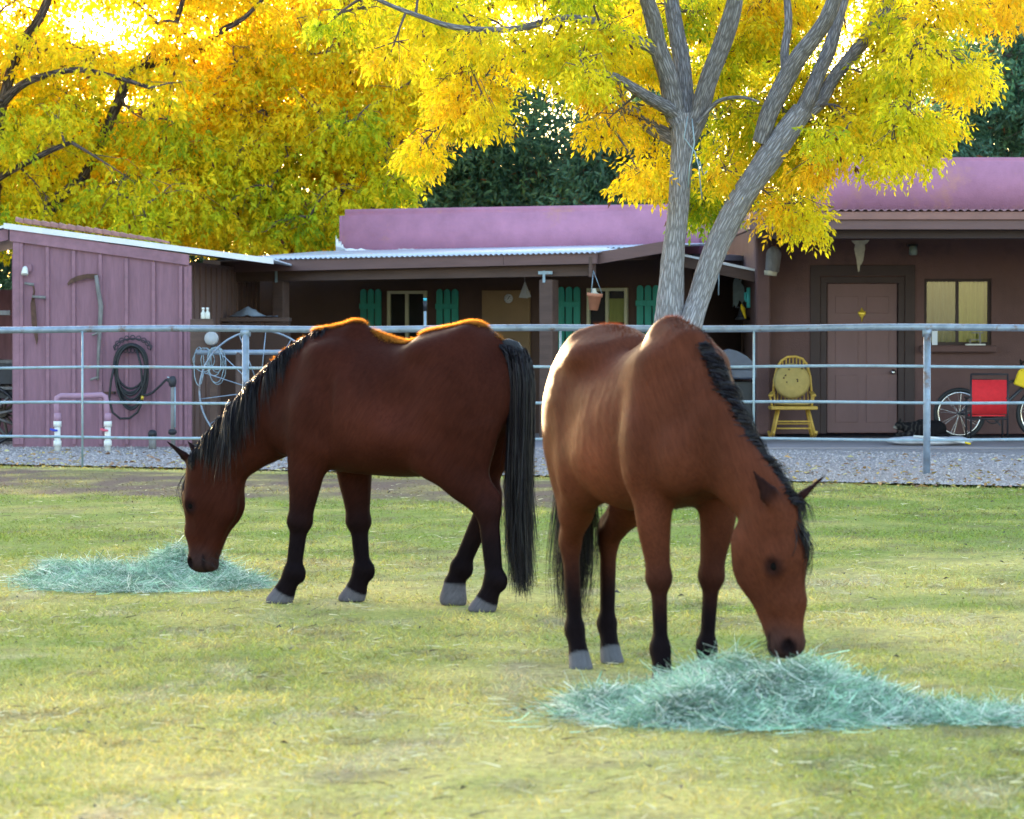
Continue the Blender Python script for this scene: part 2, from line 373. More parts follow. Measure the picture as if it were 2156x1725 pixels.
# ------------------------------------------------ mauve board-and-batten shed on the left
SH_Y = 43.5
def sh(x, y): p = at(x, y, SH_Y); return p
p0, p1 = sh(28, 945), sh(396, 945); SX0, SX1 = p0.x, p1.x; SW = SX1-SX0
zl, zr = sh(28, 487).z, sh(396, 540).z                         # wall top, left and right
shed = thing('storage_shed', 'mauve board-and-batten shed with a sloping metal roof, at the left', 'shed', (SX0, SH_Y, 0))
def ztop(x): return zl+(zr-zl)*x/SW
batten_px = [40, 97, 155, 211, 267, 324, 379-56+5, 379]; 
bx = [sh(px, 800).x-SX0 for px in (46, 101, 156, 212, 267, 324, 381)]
edges = [0.0]+[b for b in bx]+[SW]
for k in range(len(edges)-1):
    a, b = edges[k], edges[k+1]; a += .003; b -= .003
    dy = RNG.uniform(-.004, .004)
    MB().prism([(a, .06), (b, .06), (b, ztop(b)-.05), (a, ztop(a)-.05)], dy, .03).build('board', M_mauve, shed)
for x in bx+[0.045, SW-.022]:
    wd = .045 if x not in (0.045,) else .08
    if x == SW-.022: wd = .04
    MB().box((x, -.018, (.05+ztop(x)-.13)/2), (wd, .026, ztop(x)-.18), ch=.004).build('batten', M_mauve_t, shed)
MB().prism([(-.03, zl-.12), (SW+.02, zr-.11), (SW+.02, zr+.02), (-.03, zl+.02)], -.045, -.006).build('fascia', M_mauve_t, shed)
rz = lambda x: zl+.085+(zr-.04-zl-.085)*((x+.1)/(SW+1.15))
MB().prism([(-.1, rz(-.1)-.055), (SW+1.05, rz(SW+1.05)-.055), (SW+1.05, rz(SW+1.05)+.014), (-.1, rz(-.1)+.014)], -.07, -.025).build('drip_edge', M_whitep, shed)
MB().box((SW/2, .02, .03), (SW, .05, .06)).build('sill_board', M_mauve, shed)
# receding side wall (right), back and left walls
SD = 6.5; sdx = .42
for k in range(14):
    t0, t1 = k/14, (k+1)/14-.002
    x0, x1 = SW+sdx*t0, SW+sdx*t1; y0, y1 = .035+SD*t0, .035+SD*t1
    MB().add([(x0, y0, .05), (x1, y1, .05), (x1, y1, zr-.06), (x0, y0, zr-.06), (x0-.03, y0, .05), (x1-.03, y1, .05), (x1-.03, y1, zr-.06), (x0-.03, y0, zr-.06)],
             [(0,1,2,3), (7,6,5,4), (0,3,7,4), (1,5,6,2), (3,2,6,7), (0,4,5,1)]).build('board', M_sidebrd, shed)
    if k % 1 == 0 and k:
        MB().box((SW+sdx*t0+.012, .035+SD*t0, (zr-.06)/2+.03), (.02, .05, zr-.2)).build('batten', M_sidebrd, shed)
pbox('corner_board', (SW+.012, .012, (zr-.1)/2), (.07, .07, zr-.12), M_mauve_t, shed)
pbox('back_wall', (SW/2, SD, 1.1), (SW+.5, .05, 2.2), M_mauve, shed)
pbox('side_wall', (-.0, SD/2+.02, 1.2), (.04, SD-.1, 2.36), M_mauve, shed)
# roof: corrugated sheet falling to the right, ridges across the fall
def roof_sheet(x0, x1, z0, z1, y0, y1, name):
    n = int((y1-y0)/.076*4); ys = np.linspace(y0, y1, n); zz = .011*np.cos(2*np.pi*ys/.076)
    V = np.concatenate([np.stack([np.full(n, x), ys, z+zz+t], 1) for x, z in ((x0, z0), (x1, z1)) for t in (0, -.005)]); q = np.arange(n-1)
    F = np.concatenate([np.stack([q, q+1, 2*n+q+1, 2*n+q], 1), np.stack([n+q, 3*n+q, 3*n+q+1, n+q+1], 1), np.stack([2*n+q, 2*n+q+1, 3*n+q+1, 3*n+q], 1)])
    return link(name, fast_mesh(name, V, F, True), M_zinc, shed)
roof_sheet(-.1, SW+1.05, zl+.085, zr-.06+.02, -.02, SD+.1, 'roof')
tp = [sh(px, 475).x-SX0 for px in np.linspace(36, 330, 17)]
for k, x in enumerate(tp):           # row of barrel tiles laid along the front edge of the roof
    z = zl+.085+(zr-.04-zl-.085)*(x/(SW+1.05))*1.0+.02
    V = []; L = .17; n = 7
    for e, rr in ((0, .062*(1-.55*max(0, k-9)/8)), (1, .05*(1-.55*max(0, k-9)/8))):
        for j in range(n):
            a = math.pi*j/(n-1); V.append((x-.02+e*L, .06-rr*1.3*math.cos(a), z-e*.028+rr*math.sin(a)+.02-e*.012))
        for j in range(n):
            a = math.pi*j/(n-1); r2 = rr-.012; V.append((x-.02+e*L, .06-r2*1.3*math.cos(a), z-e*.028+r2*math.sin(a)+.02-e*.012))
    F = [(j, j+1, 2*n+j+1, 2*n+j) for j in range(n-1)]+[(n+j, 3*n+j, 3*n+j+1, n+j+1) for j in range(n-1)]+[(j, n+j, n+j+1, j+1) for j in range(n-1)]+[(2*n+j, 2*n+j+1, 3*n+j+1, 3*n+j) for j in range(n-1)]
    MB().add(V, F, True).build('roof_tile', M_tile, shed)
# small flood lamp on the shed
def on_shed(px, py, off=.05): p = sh(px, py); return Vector((p.x-SX0, -off, p.z))
c = on_shed(58, 570); lamp = thing('wall_lamp', 'small white flood lamp at the upper left of the mauve shed', 'lamp', (SX0+c.x, SH_Y-.03, c.z))
pbox('mounting_plate', (.02, -.012, .03), (.07, .02, .09), M_mauve_t, lamp)
MB().lathe([(.02, .05), (.032, .03), (.045, -.05), (.04, -.055)], (-.02, -.06, 0), 14, Matrix.Rotation(R(-25), 3, 'X')).build('lamp_head', M_pvc, lamp)

# ------------------------------------------------ open lean-to at the far left
lean = thing('lean_to', 'dark open lean-to with a pale sloping roof edge, left of the mauve shed', 'shelter', (SX0-.02, SH_Y+.3, 0))
for (a, b, nm, m, y0, y1) in (((-3.2, sh(0, 493).z-.62), (-.04, sh(26, 481).z), 'roof_edge', M_mauve_t, -.25, -.20),):
    MB().prism([(a[0], a[1]-.14), (b[0], b[1]-.14), (b[0], b[1]), (a[0], a[1])], y0, y1).build(nm, m, lean)
MB().prism([(-3.2, sh(0, 493).z-.60), (-.04, sh(26, 481).z+.02), (-.04, sh(26, 481).z+.05), (-3.2, sh(0, 493).z-.57)], -.28, 5.0).build('roof', M_zinc, lean)
pbox('back_wall', (-1.6, 5.05, 1.0), (3.3, .06, 2.0), M_mauve, lean)
pbox('post', (-3.1, -.1, .9), (.12, .12, 1.8), M_beam, lean); pbox('crossbar', (-1.6, .0, 1.66), (3.1, .06, .06), M_oldwood, lean)
pbox('shelf', (-1.5, 1.2, 1.05), (2.8, .9, .05), M_oldwood, lean)

# ------------------------------------------------ low house with pink parapet and porch (middle)
HA = -math.atan(.5)
HO = Vector((at(708, 600, 50).x, 50, 0))
house = thing('porch_house', 'low house with pink stucco parapet, metal porch roof and teal shutters', 'house', HO, HA)
Hn = Vector((math.sin(HA), -math.cos(HA), 0)); Hi = Matrix.Rotation(-HA, 3, 'Z')
def hl(x, y, off=0.0):
    "pixel -> house-local point on the plane lying off metres in front of the wall"
    return Hi @ (on_plane(x, y, HO+Hn*off, Hn)-HO)
PO = 2.8                                  # porch depth
zp_t = hl(708, 441).z; xr = hl(1398, 428).x
# parapet: rounded stucco block, several lumpy sections in one skin
def rounded_wall(name, x0, x1, z0, z1, y0, y1, m, parent, rad=.09):
    bm = bmesh.new(); bmesh.ops.create_cube(bm, size=1)
    for v in bm.verts: v.co = Vector((x0 if v.co.x < 0 else x1, y0 if v.co.y < 0 else y1, z0 if v.co.z < 0 else z1))
    bmesh.ops.bevel(bm, geom=[e for e in bm.edges if max(v.co.z for v in e.verts) > z1-.01], offset=rad, segments=4, affect='EDGES')
    me = bpy.data.meshes.new(name); bm.to_mesh(me); bm.free(); me.polygons.foreach_set('use_smooth', [True]*len(me.polygons))
    return link(name, me, m, parent)
pz0 = hl(712, 527).z
rounded_wall('parapet', 0, xr+.6, pz0-.10, zp_t, 0, .42, M_stucco, house)
# worn white patch of flashing where the parapet meets the roof
prs = np.random.default_rng(5)
for (xa, xb, hh) in ((.0, .62, .05), (.0, .16, .17), (1.0, 1.5, .022), (2.4, 2.62, .02), (3.3, 3.5, .02)):
    n = 14; up = [(xa+(xb-xa)*k/n, pz0-.015+hh*(1-(k/n)**1.5)*(.6+.8*prs.random())+.004) for k in range(n+1)]
    MB().prism([(xb, pz0-.03), (xa, pz0-.03)]+up, -.012, -.003).build('flashing_patch', M_whitep, house)
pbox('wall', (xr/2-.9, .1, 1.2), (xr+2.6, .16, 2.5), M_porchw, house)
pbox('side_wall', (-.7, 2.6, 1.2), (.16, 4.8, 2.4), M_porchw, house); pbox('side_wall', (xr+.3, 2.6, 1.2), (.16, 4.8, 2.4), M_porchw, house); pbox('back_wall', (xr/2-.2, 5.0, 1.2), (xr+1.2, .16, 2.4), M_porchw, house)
pbox('flat_roof', (xr/2-.2, 2.6, 2.44), (xr+1.2, 5.0, .08), M_concr, house)
# porch roof
el, er = hl(464, 574, PO), hl(1256, 555, PO); et = hl(464, 551, PO).z; etr = hl(1256, 531, PO).z
corrugated('porch_roof', M_zinc, house, el.x-.06, er.x+.02, -PO-.05, et+.02, .02, pz0-.02, skew=0.05)
corrugated('porch_roof', M_zinc, house, er.x+.021, xr+.9, -PO+.25, etr+.06, .02, pz0+.03)
def hprism(name, pts, y0, y1, m): return MB().prism(pts, y0, y1).build(name, m, house)
xm = hl(1060, 560, PO).x
zb = lambda x: el.z+(er.z-el.z)*(x-el.x)/(er.x-el.x)
zt = lambda x: et+(etr-et)*(x-el.x)/(er.x-el.x)
hprism('fascia', [(el.x, zb(el.x)), (xm-.004, zb(xm)), (xm-.004, zt(xm)), (el.x, zt(el.x))], -PO, -PO+.04, M_fascia)
hprism('fascia', [(xm+.002, zb(xm)), (er.x, zb(er.x)), (er.x, zt(er.x)), (xm+.002, zt(xm))], -PO-.003, -PO+.04, M_fascia)
# fascia turning back at the right-hand end of the porch
q0, q1 = hl(1258, 556, PO-.1), hl(1400, 532, PO-.1)
hprism('fascia', [(q0.x, q0.z), (q1.x, q1.z), (q1.x, hl(1400, 508, PO-.1).z), (q0.x, hl(1258, 531, PO-.1).z)], -PO+.1, -PO+.14, M_fascia)
bl, br = hl(503, 594, PO-.25), hl(1245, 581, PO-.25)
hprism('beam', [(bl.x, bl.z), (br.x, br.z), (br.x, br.z+.14), (bl.x, bl.z+.14)], -PO+.16, -PO+.30, M_beam)
pe0, pe1 = hl(1247, 578, PO-.05), hl(1255, 545, PO-.05)
pbox('beam_end', (pe0.x, -PO-.0+.05, (pe0.z+pe1.z)/2-.005), (.05, .12, .26), M_beam, house)
for k in range(9):                        # rafters under the sheet
    x = el.x+.25+k*(er.x-el.x-.4)/8
    MB().bar((x, -PO+.08, zb(x)+.07), (x, .0, pz0-.11), .045, .10).build('rafter', M_beam, house)
for px, w_ in ((593, .17), (1157, .19)):
    b = hl(px, 640, PO-.25); pbox('post', (b.x, -PO+.23, bl.z/2), (w_, w_, bl.z), M_beam, house, ch=.01)
    zc = hl(px, 583, PO-.25).z
    br_ = MB().box((b.x-.02, -PO+.23-w_/2-.006, zc), (.035, .008, .15))
    if px > 1000: br_.box((b.x, -PO+.23-w_/2-.0055, zc+.05), (.20, .007, .04))
    br_.build('bracket', M_rod, house)
# windows
def window(parent, loc, x0, x1, z0, z1, nm_frame, wd=.045, depth=.06, mull=(.5,), y=-.0, inner=True):
    win = MB()
    for xa in (x0+wd/2, x1-wd/2): win.box((xa, y-depth/2, (z0+z1)/2), (wd, depth, z1-z0), ch=.004)
    for za in (z0+wd/2, z1-wd/2): win.box(((x0+x1)/2, y-depth/2, za), (x1-x0-2*wd, depth*.96, wd), ch=.004)
    wo = win.build('window', nm_frame, parent)
    for mu in mull:
        xm_ = x0+(x1-x0)*mu; MB().box((xm_, y-depth/2, (z0+z1)/2), (wd*.95, depth*.9, z1-z0-2*wd)).build('mullion', nm_frame, wo)
    cuts = [x0+wd]+[x0+(x1-x0)*mu for mu in mull]+[x1-wd]
    for a, b in zip(cuts[:-1], cuts[1:]):
        MB().box(((a+b)/2, y-depth*.35, (z0+z1)/2), (b-a-.05*wd, .006, z1-z0-2*wd)).build('pane', M_glass, wo)
    return wo
def shutter(parent, x0, x1, z0, z1, lift):
    s = thing_part('shutter', parent); wd = (x1-x0-.05)/3
    for k in range(3):
        a = x0+k*(wd+.025); n = 7
        top = [(a+wd/2+wd/2*math.cos(math.pi*j/(n-1)), z1-wd/2+wd/2*math.sin(math.pi*j/(n-1))) for j in range(n)]
        MB().prism([(a, z0), (a+wd, z0)]+top, -.035, -.012).build('plank', M_teal, s)
    for z in (z1-lift, z0+.12): MB().box(((x0+x1)/2, -.045, z), (x1-x0+.02, .02, .075), ch=.004).build('cleat', M_teal, s)
def thing_part(name, parent):
    o = bpy.data.objects.new(name, None); COL.objects.link(o); o.parent = parent; o.empty_display_size = .05; return o
for (xa, xb, yt) in ((818, 900, 613), (1238, 1323, 607)):
    a, b = hl(xa, yt), hl(xb, yt)
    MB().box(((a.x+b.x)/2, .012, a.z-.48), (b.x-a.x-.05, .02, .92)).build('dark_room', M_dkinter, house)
    window(house, None, a.x, b.x, a.z-1.0, a.z, M_cream, .042, .05)
for (xa, xb, yt) in ((759, 802, 609), (919, 964, 609), (1175, 1221, 604), (1341, 1388, 601)):
    a, b = hl(xa, yt, .03), hl(xb, yt, .03); shutter(house, a.x, b.x, a.z-1.12, a.z, .24)
# second leaf of yellow seen in the right window is a curtain half way up
a, b = hl(1283, 632), hl(1318, 632); MB().box(((a.x+b.x)/2, -.004, a.z-.14), (b.x-a.x, .004, .32)).build('curtain', M_curtain, house)
a, b = hl(1018, 612), hl(1118, 612)
dr = pbox('door', ((a.x+b.x)/2, -.03, a.z/2), (b.x-a.x, .05, a.z), mat('tan_door', (.17,.105,.055), .7, .12, 2), house)
MB().lathe([(.03, 0), (.03, .03), (.0, .04)], (b.x-.09, -.06, a.z-.95), 10, Matrix.Rotation(R(90), 3, 'X')).build('door_handle', M_brass, dr)
c = hl(1071, 629, .07)
cl = thing('wall_thermometer', 'round white thermometer dial hanging on the brown porch door', 'thermometer', HO+Matrix.Rotation(HA, 3, 'Z')@Vector((c.x, -.066, c.z)), HA)
MB().lathe([(.062, 0), (.062, .018), (.055, .022)], (0, 0, 0), 24, Matrix.Rotation(R(90), 3, 'X')).build('dial', M_grey, cl)
MB().box((.01, -.025, .01), (.008, .003, .06), Matrix.Rotation(.6, 3, 'Y')).build('needle', M_black, cl)
for k in range(8):
    a_ = k*math.pi/4; MB().box((.045*math.sin(a_), -.024, .045*math.cos(a_)), (.005, .003, .012), Matrix.Rotation(a_, 3, 'Y')).build('tick', M_black, cl)
# triangular hanging ornament
c = hl(1105, 592, 1.0); tri = thing('hanging_ornament', 'pale tall triangular chime hanging in the dark porch, before the tan door', 'ornament', HO+Matrix.Rotation(HA, 3, 'Z')@Vector((c.x, -1.0, c.z)), HA)
MB().add([(0, 0, 0), (-.08, -.02, -.22), (.06, -.06, -.23), (.08, .03, -.21)], [(0,1,2), (0,2,3), (0,3,1), (1,3,2)]).build('panel', M_grey, tri)
MB().tube([(0, 0, 0), (0, 0, .35)], .004, 5).build('cord', M_oldwood, tri)
# hanging terracotta pot
c = hl(1248, 640, PO); pot = thing('hanging_pot', 'terracotta flower pot hanging on cords from the porch beam end', 'flower pot', HO+Matrix.Rotation(HA, 3, 'Z')@Vector((c.x, -PO+.02, c.z-.08)), HA)
pr = [(.055, 0), (.085, .17), (.10, .172), (.103, .215), (.09, .216), (.078, .17), (.05, .02)]
MB().lathe(pr, (0, 0, 0), 20, Matrix.Rotation(R(6), 3, 'Y')).build('pot', M_pot, pot)
MB().lathe([(.088, .19), (.03, .23), (.022, .275)], (.012, 0, 0), 14).build('lid', M_bone, pot)
cords = MB()
for k in range(3):
    a_ = 2.1*k+.4; cords.tube([(.09*math.cos(a_)+.02, .09*math.sin(a_), .21), (.0, 0, .50)], .004, 5)
cords.build('cord', M_rod, pot)
# side annexe of the porch, between the two houses: dark wall and sloping roof line
ann = thing('porch_annexe', 'dark lean-to porch with a sloping roof edge, between the tree trunk and the brown house', 'shelter', (0, 0, 0))
a0, a1 = at(1392, 530, 46.6), at(1592, 572, 46.6)
MB().add([tuple(a0), tuple(a1), tuple(a1+Vector((0, 0, .03))), tuple(a0+Vector((0, 0, .03))), tuple(a0+Vector((0, 3, .1))), tuple(a1+Vector((0, 3, .1))), tuple(a1+Vector((0, 3, .13))), tuple(a0+Vector((0, 3, .13)))],
         [(0,1,2,3), (4,7,6,5), (3,2,6,7), (0,4,5,1), (0,3,7,4), (1,5,6,2)]).build('roof', M_zinc, ann)
MB().bar(a0+Vector((0, .06, -.07)), a1+Vector((0, .06, -.07)), .05, .14).build('fascia', M_beam, ann)
pbox('back_wall', ((a0.x+a1.x)/2+.1, 49.2, 1.15), (2.2, .1, 2.5), M_porchw, ann)

# ------------------------------------------------ brown stucco house on the right
RW = on_ground(1815, 921.5, SLAB_Z).y
def rw(x, y, off=0.0): return at(x, y, RW-off)
rh = thing('brown_house', 'brown stucco house with a tall pink parapet and deep porch, at the right', 'house', (rw(1590, 900).x, RW, 0))
RX = rw(1590, 900).x; rl = lambda x, y, off=0.0: rw(x, y, off)-Vector((RX, RW, 0))
xe = 8.5; PR = 3.9
wi0, wi1 = rl(1946, 587), rl(2087, 727)
dd0, dd1 = rl(1742, 597), rl(1890, 597)
ztop_w = 3.0
def wallbox(x0, x1, z0, z1): pbox('wall', ((x0+x1)/2, .1, (z0+z1)/2), (x1-x0, .2, z1-z0), M_brownst, rh, ch=0)
wallbox(.0, dd0.x-.09, .09, ztop_w); wallbox(dd1.x+.09, wi0.x, .09, ztop_w); wallbox(wi1.x, xe, .09, ztop_w)
wallbox(dd0.x-.09, dd1.x+.09, dd0.z+.09, ztop_w); wallbox(wi0.x, wi1.x, .09, wi1.z); wallbox(wi0.x, wi1.x, wi0.z, ztop_w)
pz = rl(2000, 331, -.2).z
rounded_wall('parapet', rl(1700, 400, -.2).x, xe+1, 2.98, pz, .2, .65, M_stucco, rh, .06)
# column at the corner of the porch wall
px0, px1 = rl(1592, 700, .35), rl(1622, 700, .35)
pbox('pilaster', ((px0.x+px1.x)/2, -.18, 1.42), (px1.x-px0.x, .36, 2.68), M_brownst, rh, ch=.02)
fz0, fz1, fzt = rl(1900, 484, PR).z, rl(1900, 463, PR).z, rl(1900, 446, PR).z
fx0 = rl(1578, 470, PR).x
pbox('fascia', ((fx0+xe)/2, -PR, (fz0+fz1)/2), (xe-fx0, .045, fz1-fz0-.004), M_fascia, rh)
pbox('fascia', ((fx0+xe)/2+.01, -PR-.03, (fz1+fzt)/2), (xe-fx0, .05, fzt-fz1), mat('red_brown_trim', (.23,.115,.10), .7, .12, 4), rh)
pbox('beam', ((fx0+xe)/2+.06, -PR+.28, fz0-.02), (xe-fx0-.1, .16, .16), M_trimdk, rh)
corrugated('porch_roof', M_rroof, rh, rl(1690, 450, PR).x, xe, -PR-.08, fzt+.018, .2, fzt+.10, .095, .012)
for k in range(9): MB().bar((fx0+.4+k*1.0, -PR+.1, fz0+.09), (fx0+.4+k*1.0, .0, fz0+.17), .05, .12).build('rafter', M_trimdk, rh)
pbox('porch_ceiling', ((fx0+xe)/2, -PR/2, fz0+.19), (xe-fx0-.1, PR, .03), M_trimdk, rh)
# door with six raised panels in a dark frame
dfz = dd0.z
for xa in (dd0.x-.05, dd1.x+.05): pbox('door_frame', (xa, .055, (dfz+.09)/2+.02), (.085, .12, dfz-.05), M_trimdk, rh)
pbox('door_frame', ((dd0.x+dd1.x)/2, .055, dfz+.045), (dd1.x-dd0.x+.18, .125, .085), M_trimdk, rh)
for xa in (dd0.x-.16, dd1.x+.16): pbox('door_surround', (xa, -.012, (dfz+.2)/2+.05), (.13, .02, dfz+.1), M_trimdk, rh)
pbox('door_surround', ((dd0.x+dd1.x)/2, -.0125, dfz+.17), (dd1.x-dd0.x+.45, .021, .14), M_trimdk, rh)
door = pbox('door', ((dd0.x+dd1.x)/2, .06, (dfz+.1)/2), (dd1.x-dd0.x, .045, dfz-.1), M_door, rh)
dw = dd1.x-dd0.x
for cx in (-.22, .22):
    for z, h_ in ((dfz-.28, .22), (dfz-.80, .62), (.55, .62)):
        MB().box((dd0.x+dw/2+cx*dw*1.0, .035, z), (dw*.32, .014, h_), ch=.005).build('door_panel', M_door, door)
k = rl(1880, 783); MB().lathe([(.035, 0), (.035, .012), (.014, .014), (.014, .045), (.032, .05), (.032, .075), (.0, .085)], (k.x, .035, k.z), 16, Matrix.Rotation(R(90), 3, 'X')).build('door_knob', M_chrome, door)
k = rl(1815, 662); kn = MB().lathe([(.004, -.10), (.018, -.04), (.05, .0), (.055, .035), (.03, .04), (.012, .07), (.0, .09)], (k.x, .03, k.z), 12, Matrix.Scale(.35, 3, (0, 1, 0))).build('door_knocker', M_brass, door)
# sliding window
wz = window(rh, None, wi0.x, wi1.x, wi1.z, wi0.z, M_trimdk, .04, .05, (.5,), y=.10)
cx_ = (wi0.x+wi1.x)/2
nfold = 60; xs = np.linspace(wi0.x, wi1.x, nfold)
for h_, m_ in ((0, M_curtg), (1, M_curtain)):  # yellow reflection on the right pane painted into that half's curtain colour
    xs_ = np.linspace((wi0.x, cx_)[h_], (cx_, wi1.x)[h_], nfold); V = [(x, .22+.02*math.sin(x*60), z) for z in (wi1.z, wi0.z) for x in xs_]
    MB().add(V, [(k, k+1, nfold+k+1, nfold+k) for k in range(nfold-1)], True).build('curtain', m_, rh)
pbox('window_sill', ((wi0.x+wi1.x)/2, -.05, wi1.z-.05), (wi1.x-wi0.x+.12, .14, .09), M_brownst, rh, ch=.015)
pbox('side_wall', (.1, 3.3, 1.5), (.2, 6.2, 2.9), M_brownst, rh); pbox('side_wall', (xe-.1, 3.3, 1.5), (.2, 6.2, 2.9), M_brownst, rh); pbox('back_wall', (xe/2, 6.5, 1.5), (xe, .2, 2.9), M_brownst, rh)
pbox('flat_roof', (xe/2, 3.65, 2.93), (xe-.4, 5.6, .10), M_concr, rh)
pbox('fascia', (fx0+.03, -PR/2, (fz0+fzt)/2), (.045, PR-.06, fzt-fz0-.01), M_fascia, rh)
# ornament on the sill: a tiny chair on a pale tray
s0 = rl(2052, 722); orn = thing('sill_ornament', 'little ornament on a pale tray standing on the window sill of the brown house', 'ornament', (RX+s0.x, RW-.06, wi1.z-.004))
MB().box((0, 0, .011), (.26, .10, .018), ch=.005).build('tray', M_pvc, orn)
t_ = MB().box((.0, .0, .075), (.15, .08, .015)).box((.06, .03, .12), (.015, .015, .10)).box((.06, -.03, .12), (.015, .015, .10)).box((.03, 0, .165), (.14, .08, .014))
for sx_ in (-.065, .065):
    for sy_ in (-.03, .03): t_.box((sx_, sy_, .044), (.014, .014, .05))
t_.build('stand', M_oldwood, orn)
# ================================================================== pipe fence
fa, fb = at(174, 800, 36.4), at(1952, 800, 35.3)
FA = math.atan2(fb.y-fa.y, fb.x-fa.x); FO = Vector((fa.x, fa.y, 0)); Fn = Vector((math.sin(FA), -math.cos(FA), 0)); Fi = Matrix.Rotation(-FA, 3, 'Z')
fence = thing('pipe_fence', 'welded steel pipe fence with one thick top rail and three thin rods', 'fence', FO, FA)
def fl(x, y): return Fi @ (on_plane(x, y, FO, Fn)-FO)
FX0, FX1 = -5.5, 14.5
def sag(x, z, a, s): return z + a*math.sin(x*1.7+s)
def rail(zs, r, m, s):
    (xa, za), (xb, zb_) = zs
    pts = [(x, 0, sag(x, za+(zb_-za)*(x-xa)/(xb-xa), .008, s)) for x in np.linspace(FX0, FX1, 60)]
    return MB().tube(pts, r, 14).build('rail', m, fence)
for (yl, yr, r, m, s) in ((693.5, 690.5, .034, M_pipe, 0), (774.5, 772, .0145, M_rod, 1), (848.5, 847.5, .0145, M_rod, 2), (921, 925.5, .0145, M_rod, 3)):
    a, b = fl(174, yl), fl(1952, yr); rail(((a.x, a.z), (b.x, b.z)), r, m, s)
for px, yb in ((517, 0), (1952, 0), (-700, 0), (2900, 0)):
    p = fl(px, 700); MB().tube([(p.x, .0, -.2), (p.x, .0, 1.44)], .036, 16).build('post', M_pipe, fence)
    MB().tube([(p.x-.047, .0, 1.425), (p.x+.047, .0, 1.425)], .041, 14).build('weld_collar', M_pipe, fence)
for px in (174, 1587, 1180):
    p = fl(px, 700); MB().tube([(p.x, -.026, .05), (p.x+.004, -.026, 1.44)], .011, 8).build('stay', M_rod, fence)
p = fl(1968, 712); pbox('tag_plate', (p.x, -.045, p.z), (.055, .012, .14), M_grey, fence)

# ================================================================== things on and by the shed
def shed_thing(name, label, cat, px, py, off=.06, group=None):
    p = sh(px, py); return thing(name, label, cat, (p.x, SH_Y-off, p.z), 0, group), p
def rel(p, px, py): q = sh(px, py); return (q.x-p.x, q.z-p.z)
def outline(p, pts, y0, y1): return MB().prism([rel(p, *q) for q in pts], y0, y1)
# scythe
t, p = shed_thing('scythe', 'old scythe with rusty curved blade and grey wooden snath hanging on the shed', 'scythe', 206, 585)
outline(p, [(143,597),(150,588),(165,581),(185,577),(206,577),(210,583),(205,588),(185,587),(168,591),(152,597),(145,602)], -.012, .0).build('blade', M_rust, t)
sn = [rel(p, *q) for q in ((204,580),(208,610),(214,645),(212,690),(209,740),(207,800))]
MB().tube([(x, -.02, z) for x, z in sn], [.022,.026,.03,.026,.02,.016], 10).build('snath', M_oldwood, t)
for a, b in (((196,706),(212,700)), ((192,800),(210,793))): 
    A, B = rel(p, *a), rel(p, *b); MB().tube([(A[0], -.04, A[1]), (B[0], -.02, B[1])], .014, 8).build('grip', M_oldwood, t)
# hay knife
t, p = shed_thing('hay_knife', 'rusty hay knife with two wooden handles hanging at the left of the shed', 'hay knife', 72, 600)
outline(p, [(66,640),(69,625),(74,624),(77,650),(80,690),(82,715),(79,727),(75,712),(68,680)], -.012, .0).build('blade', M_rust, t)
st = [rel(p, *q) for q in ((70,632),(74,615),(72,602),(60,599))]
MB().tube([(x, -.02, z) for x, z in st], .012, 8).build('tang', M_rust, t)
for a, b in (((54,597),(73,600)), ((70,625),(98,627))):
    A, B = rel(p, *a), rel(p, *b); MB().tube([(A[0], -.03, A[1]), (B[0], -.03, B[1])], [.016, .02], 8).build('handle', M_oldwood, t)
# garden hose on its hanger
t, p = shed_thing('garden_hose', 'coiled black garden hose hanging on a lacy iron hanger on the shed', 'hose', 281, 730)
hp = sh(281, 700)
rs = np.random.default_rng(2)
for loop in range(7):
    cx, cz = 279+rs.uniform(-3, 3), 772+loop*4+rs.uniform(-2, 2); rx, rz = 33+rs.uniform(-4, 3), 55+loop*4
    pts = []
    for k in range(34):
        a = 2*math.pi*k/34; sx = rx*math.sin(a)*(1+.12*math.cos(a)); q = rel(p, cx+sx, cz-rz*math.cos(a)*.85)
        pts.append((q[0], -.05-.018*loop % .07, q[1]))
    MB().tube(pts, .014, 8, closed=True).build('coil', M_black, t)
tr = [(246,760),(237,800),(233,840),(240,868),(256,881),(276,880),(292,868),(300,850),(303,820),(300,770),(290,735)]
MB().tube([(rel(p, *q)[0], -.10, rel(p, *q)[1]) for q in tr], .014, 8).build('loose_loop', M_black, t)
tr = [(301,831),(312,832),(325,826),(340,812),(352,800),(358,798)]
MB().tube([(rel(p, *q)[0], -.11, rel(p, *q)[1]) for q in tr], .014, 8).build('loose_end', M_black, t)
q = rel(p, 302, 838); MB().tube([(q[0], -.10, q[1]-.02), (q[0]+.005, -.10, q[1]+.03)], .019, 10).build('coupling', M_brass, t)
hg = MB()
for k in range(9):
    a = R(-80+k*20); c0 = rel(p, 281+36*math.sin(a), 727-24*math.cos(a)+8)
    hg.tube([(c0[0]+.028*math.cos(b), -.03, c0[1]+.028*math.sin(b)) for b in np.linspace(0, 6.28, 12)], .006, 6)
for k in range(5):
    c0 = rel(p, 266+k*7.5, 738); hg.tube([(c0[0]+.02*math.cos(b), -.035, c0[1]+.03*math.sin(b)) for b in np.linspace(0, 6.28, 10)], .005, 6)
hg.tube([(rel(p, 281+38*math.sin(a), 735-22*math.cos(a))[0], -.03, rel(p, 281+38*math.sin(a), 735-22*math.cos(a))[1]) for a in np.linspace(-1.7, 1.7, 14)], .008, 6)
hg.build('hanger', M_dkmetal, t)
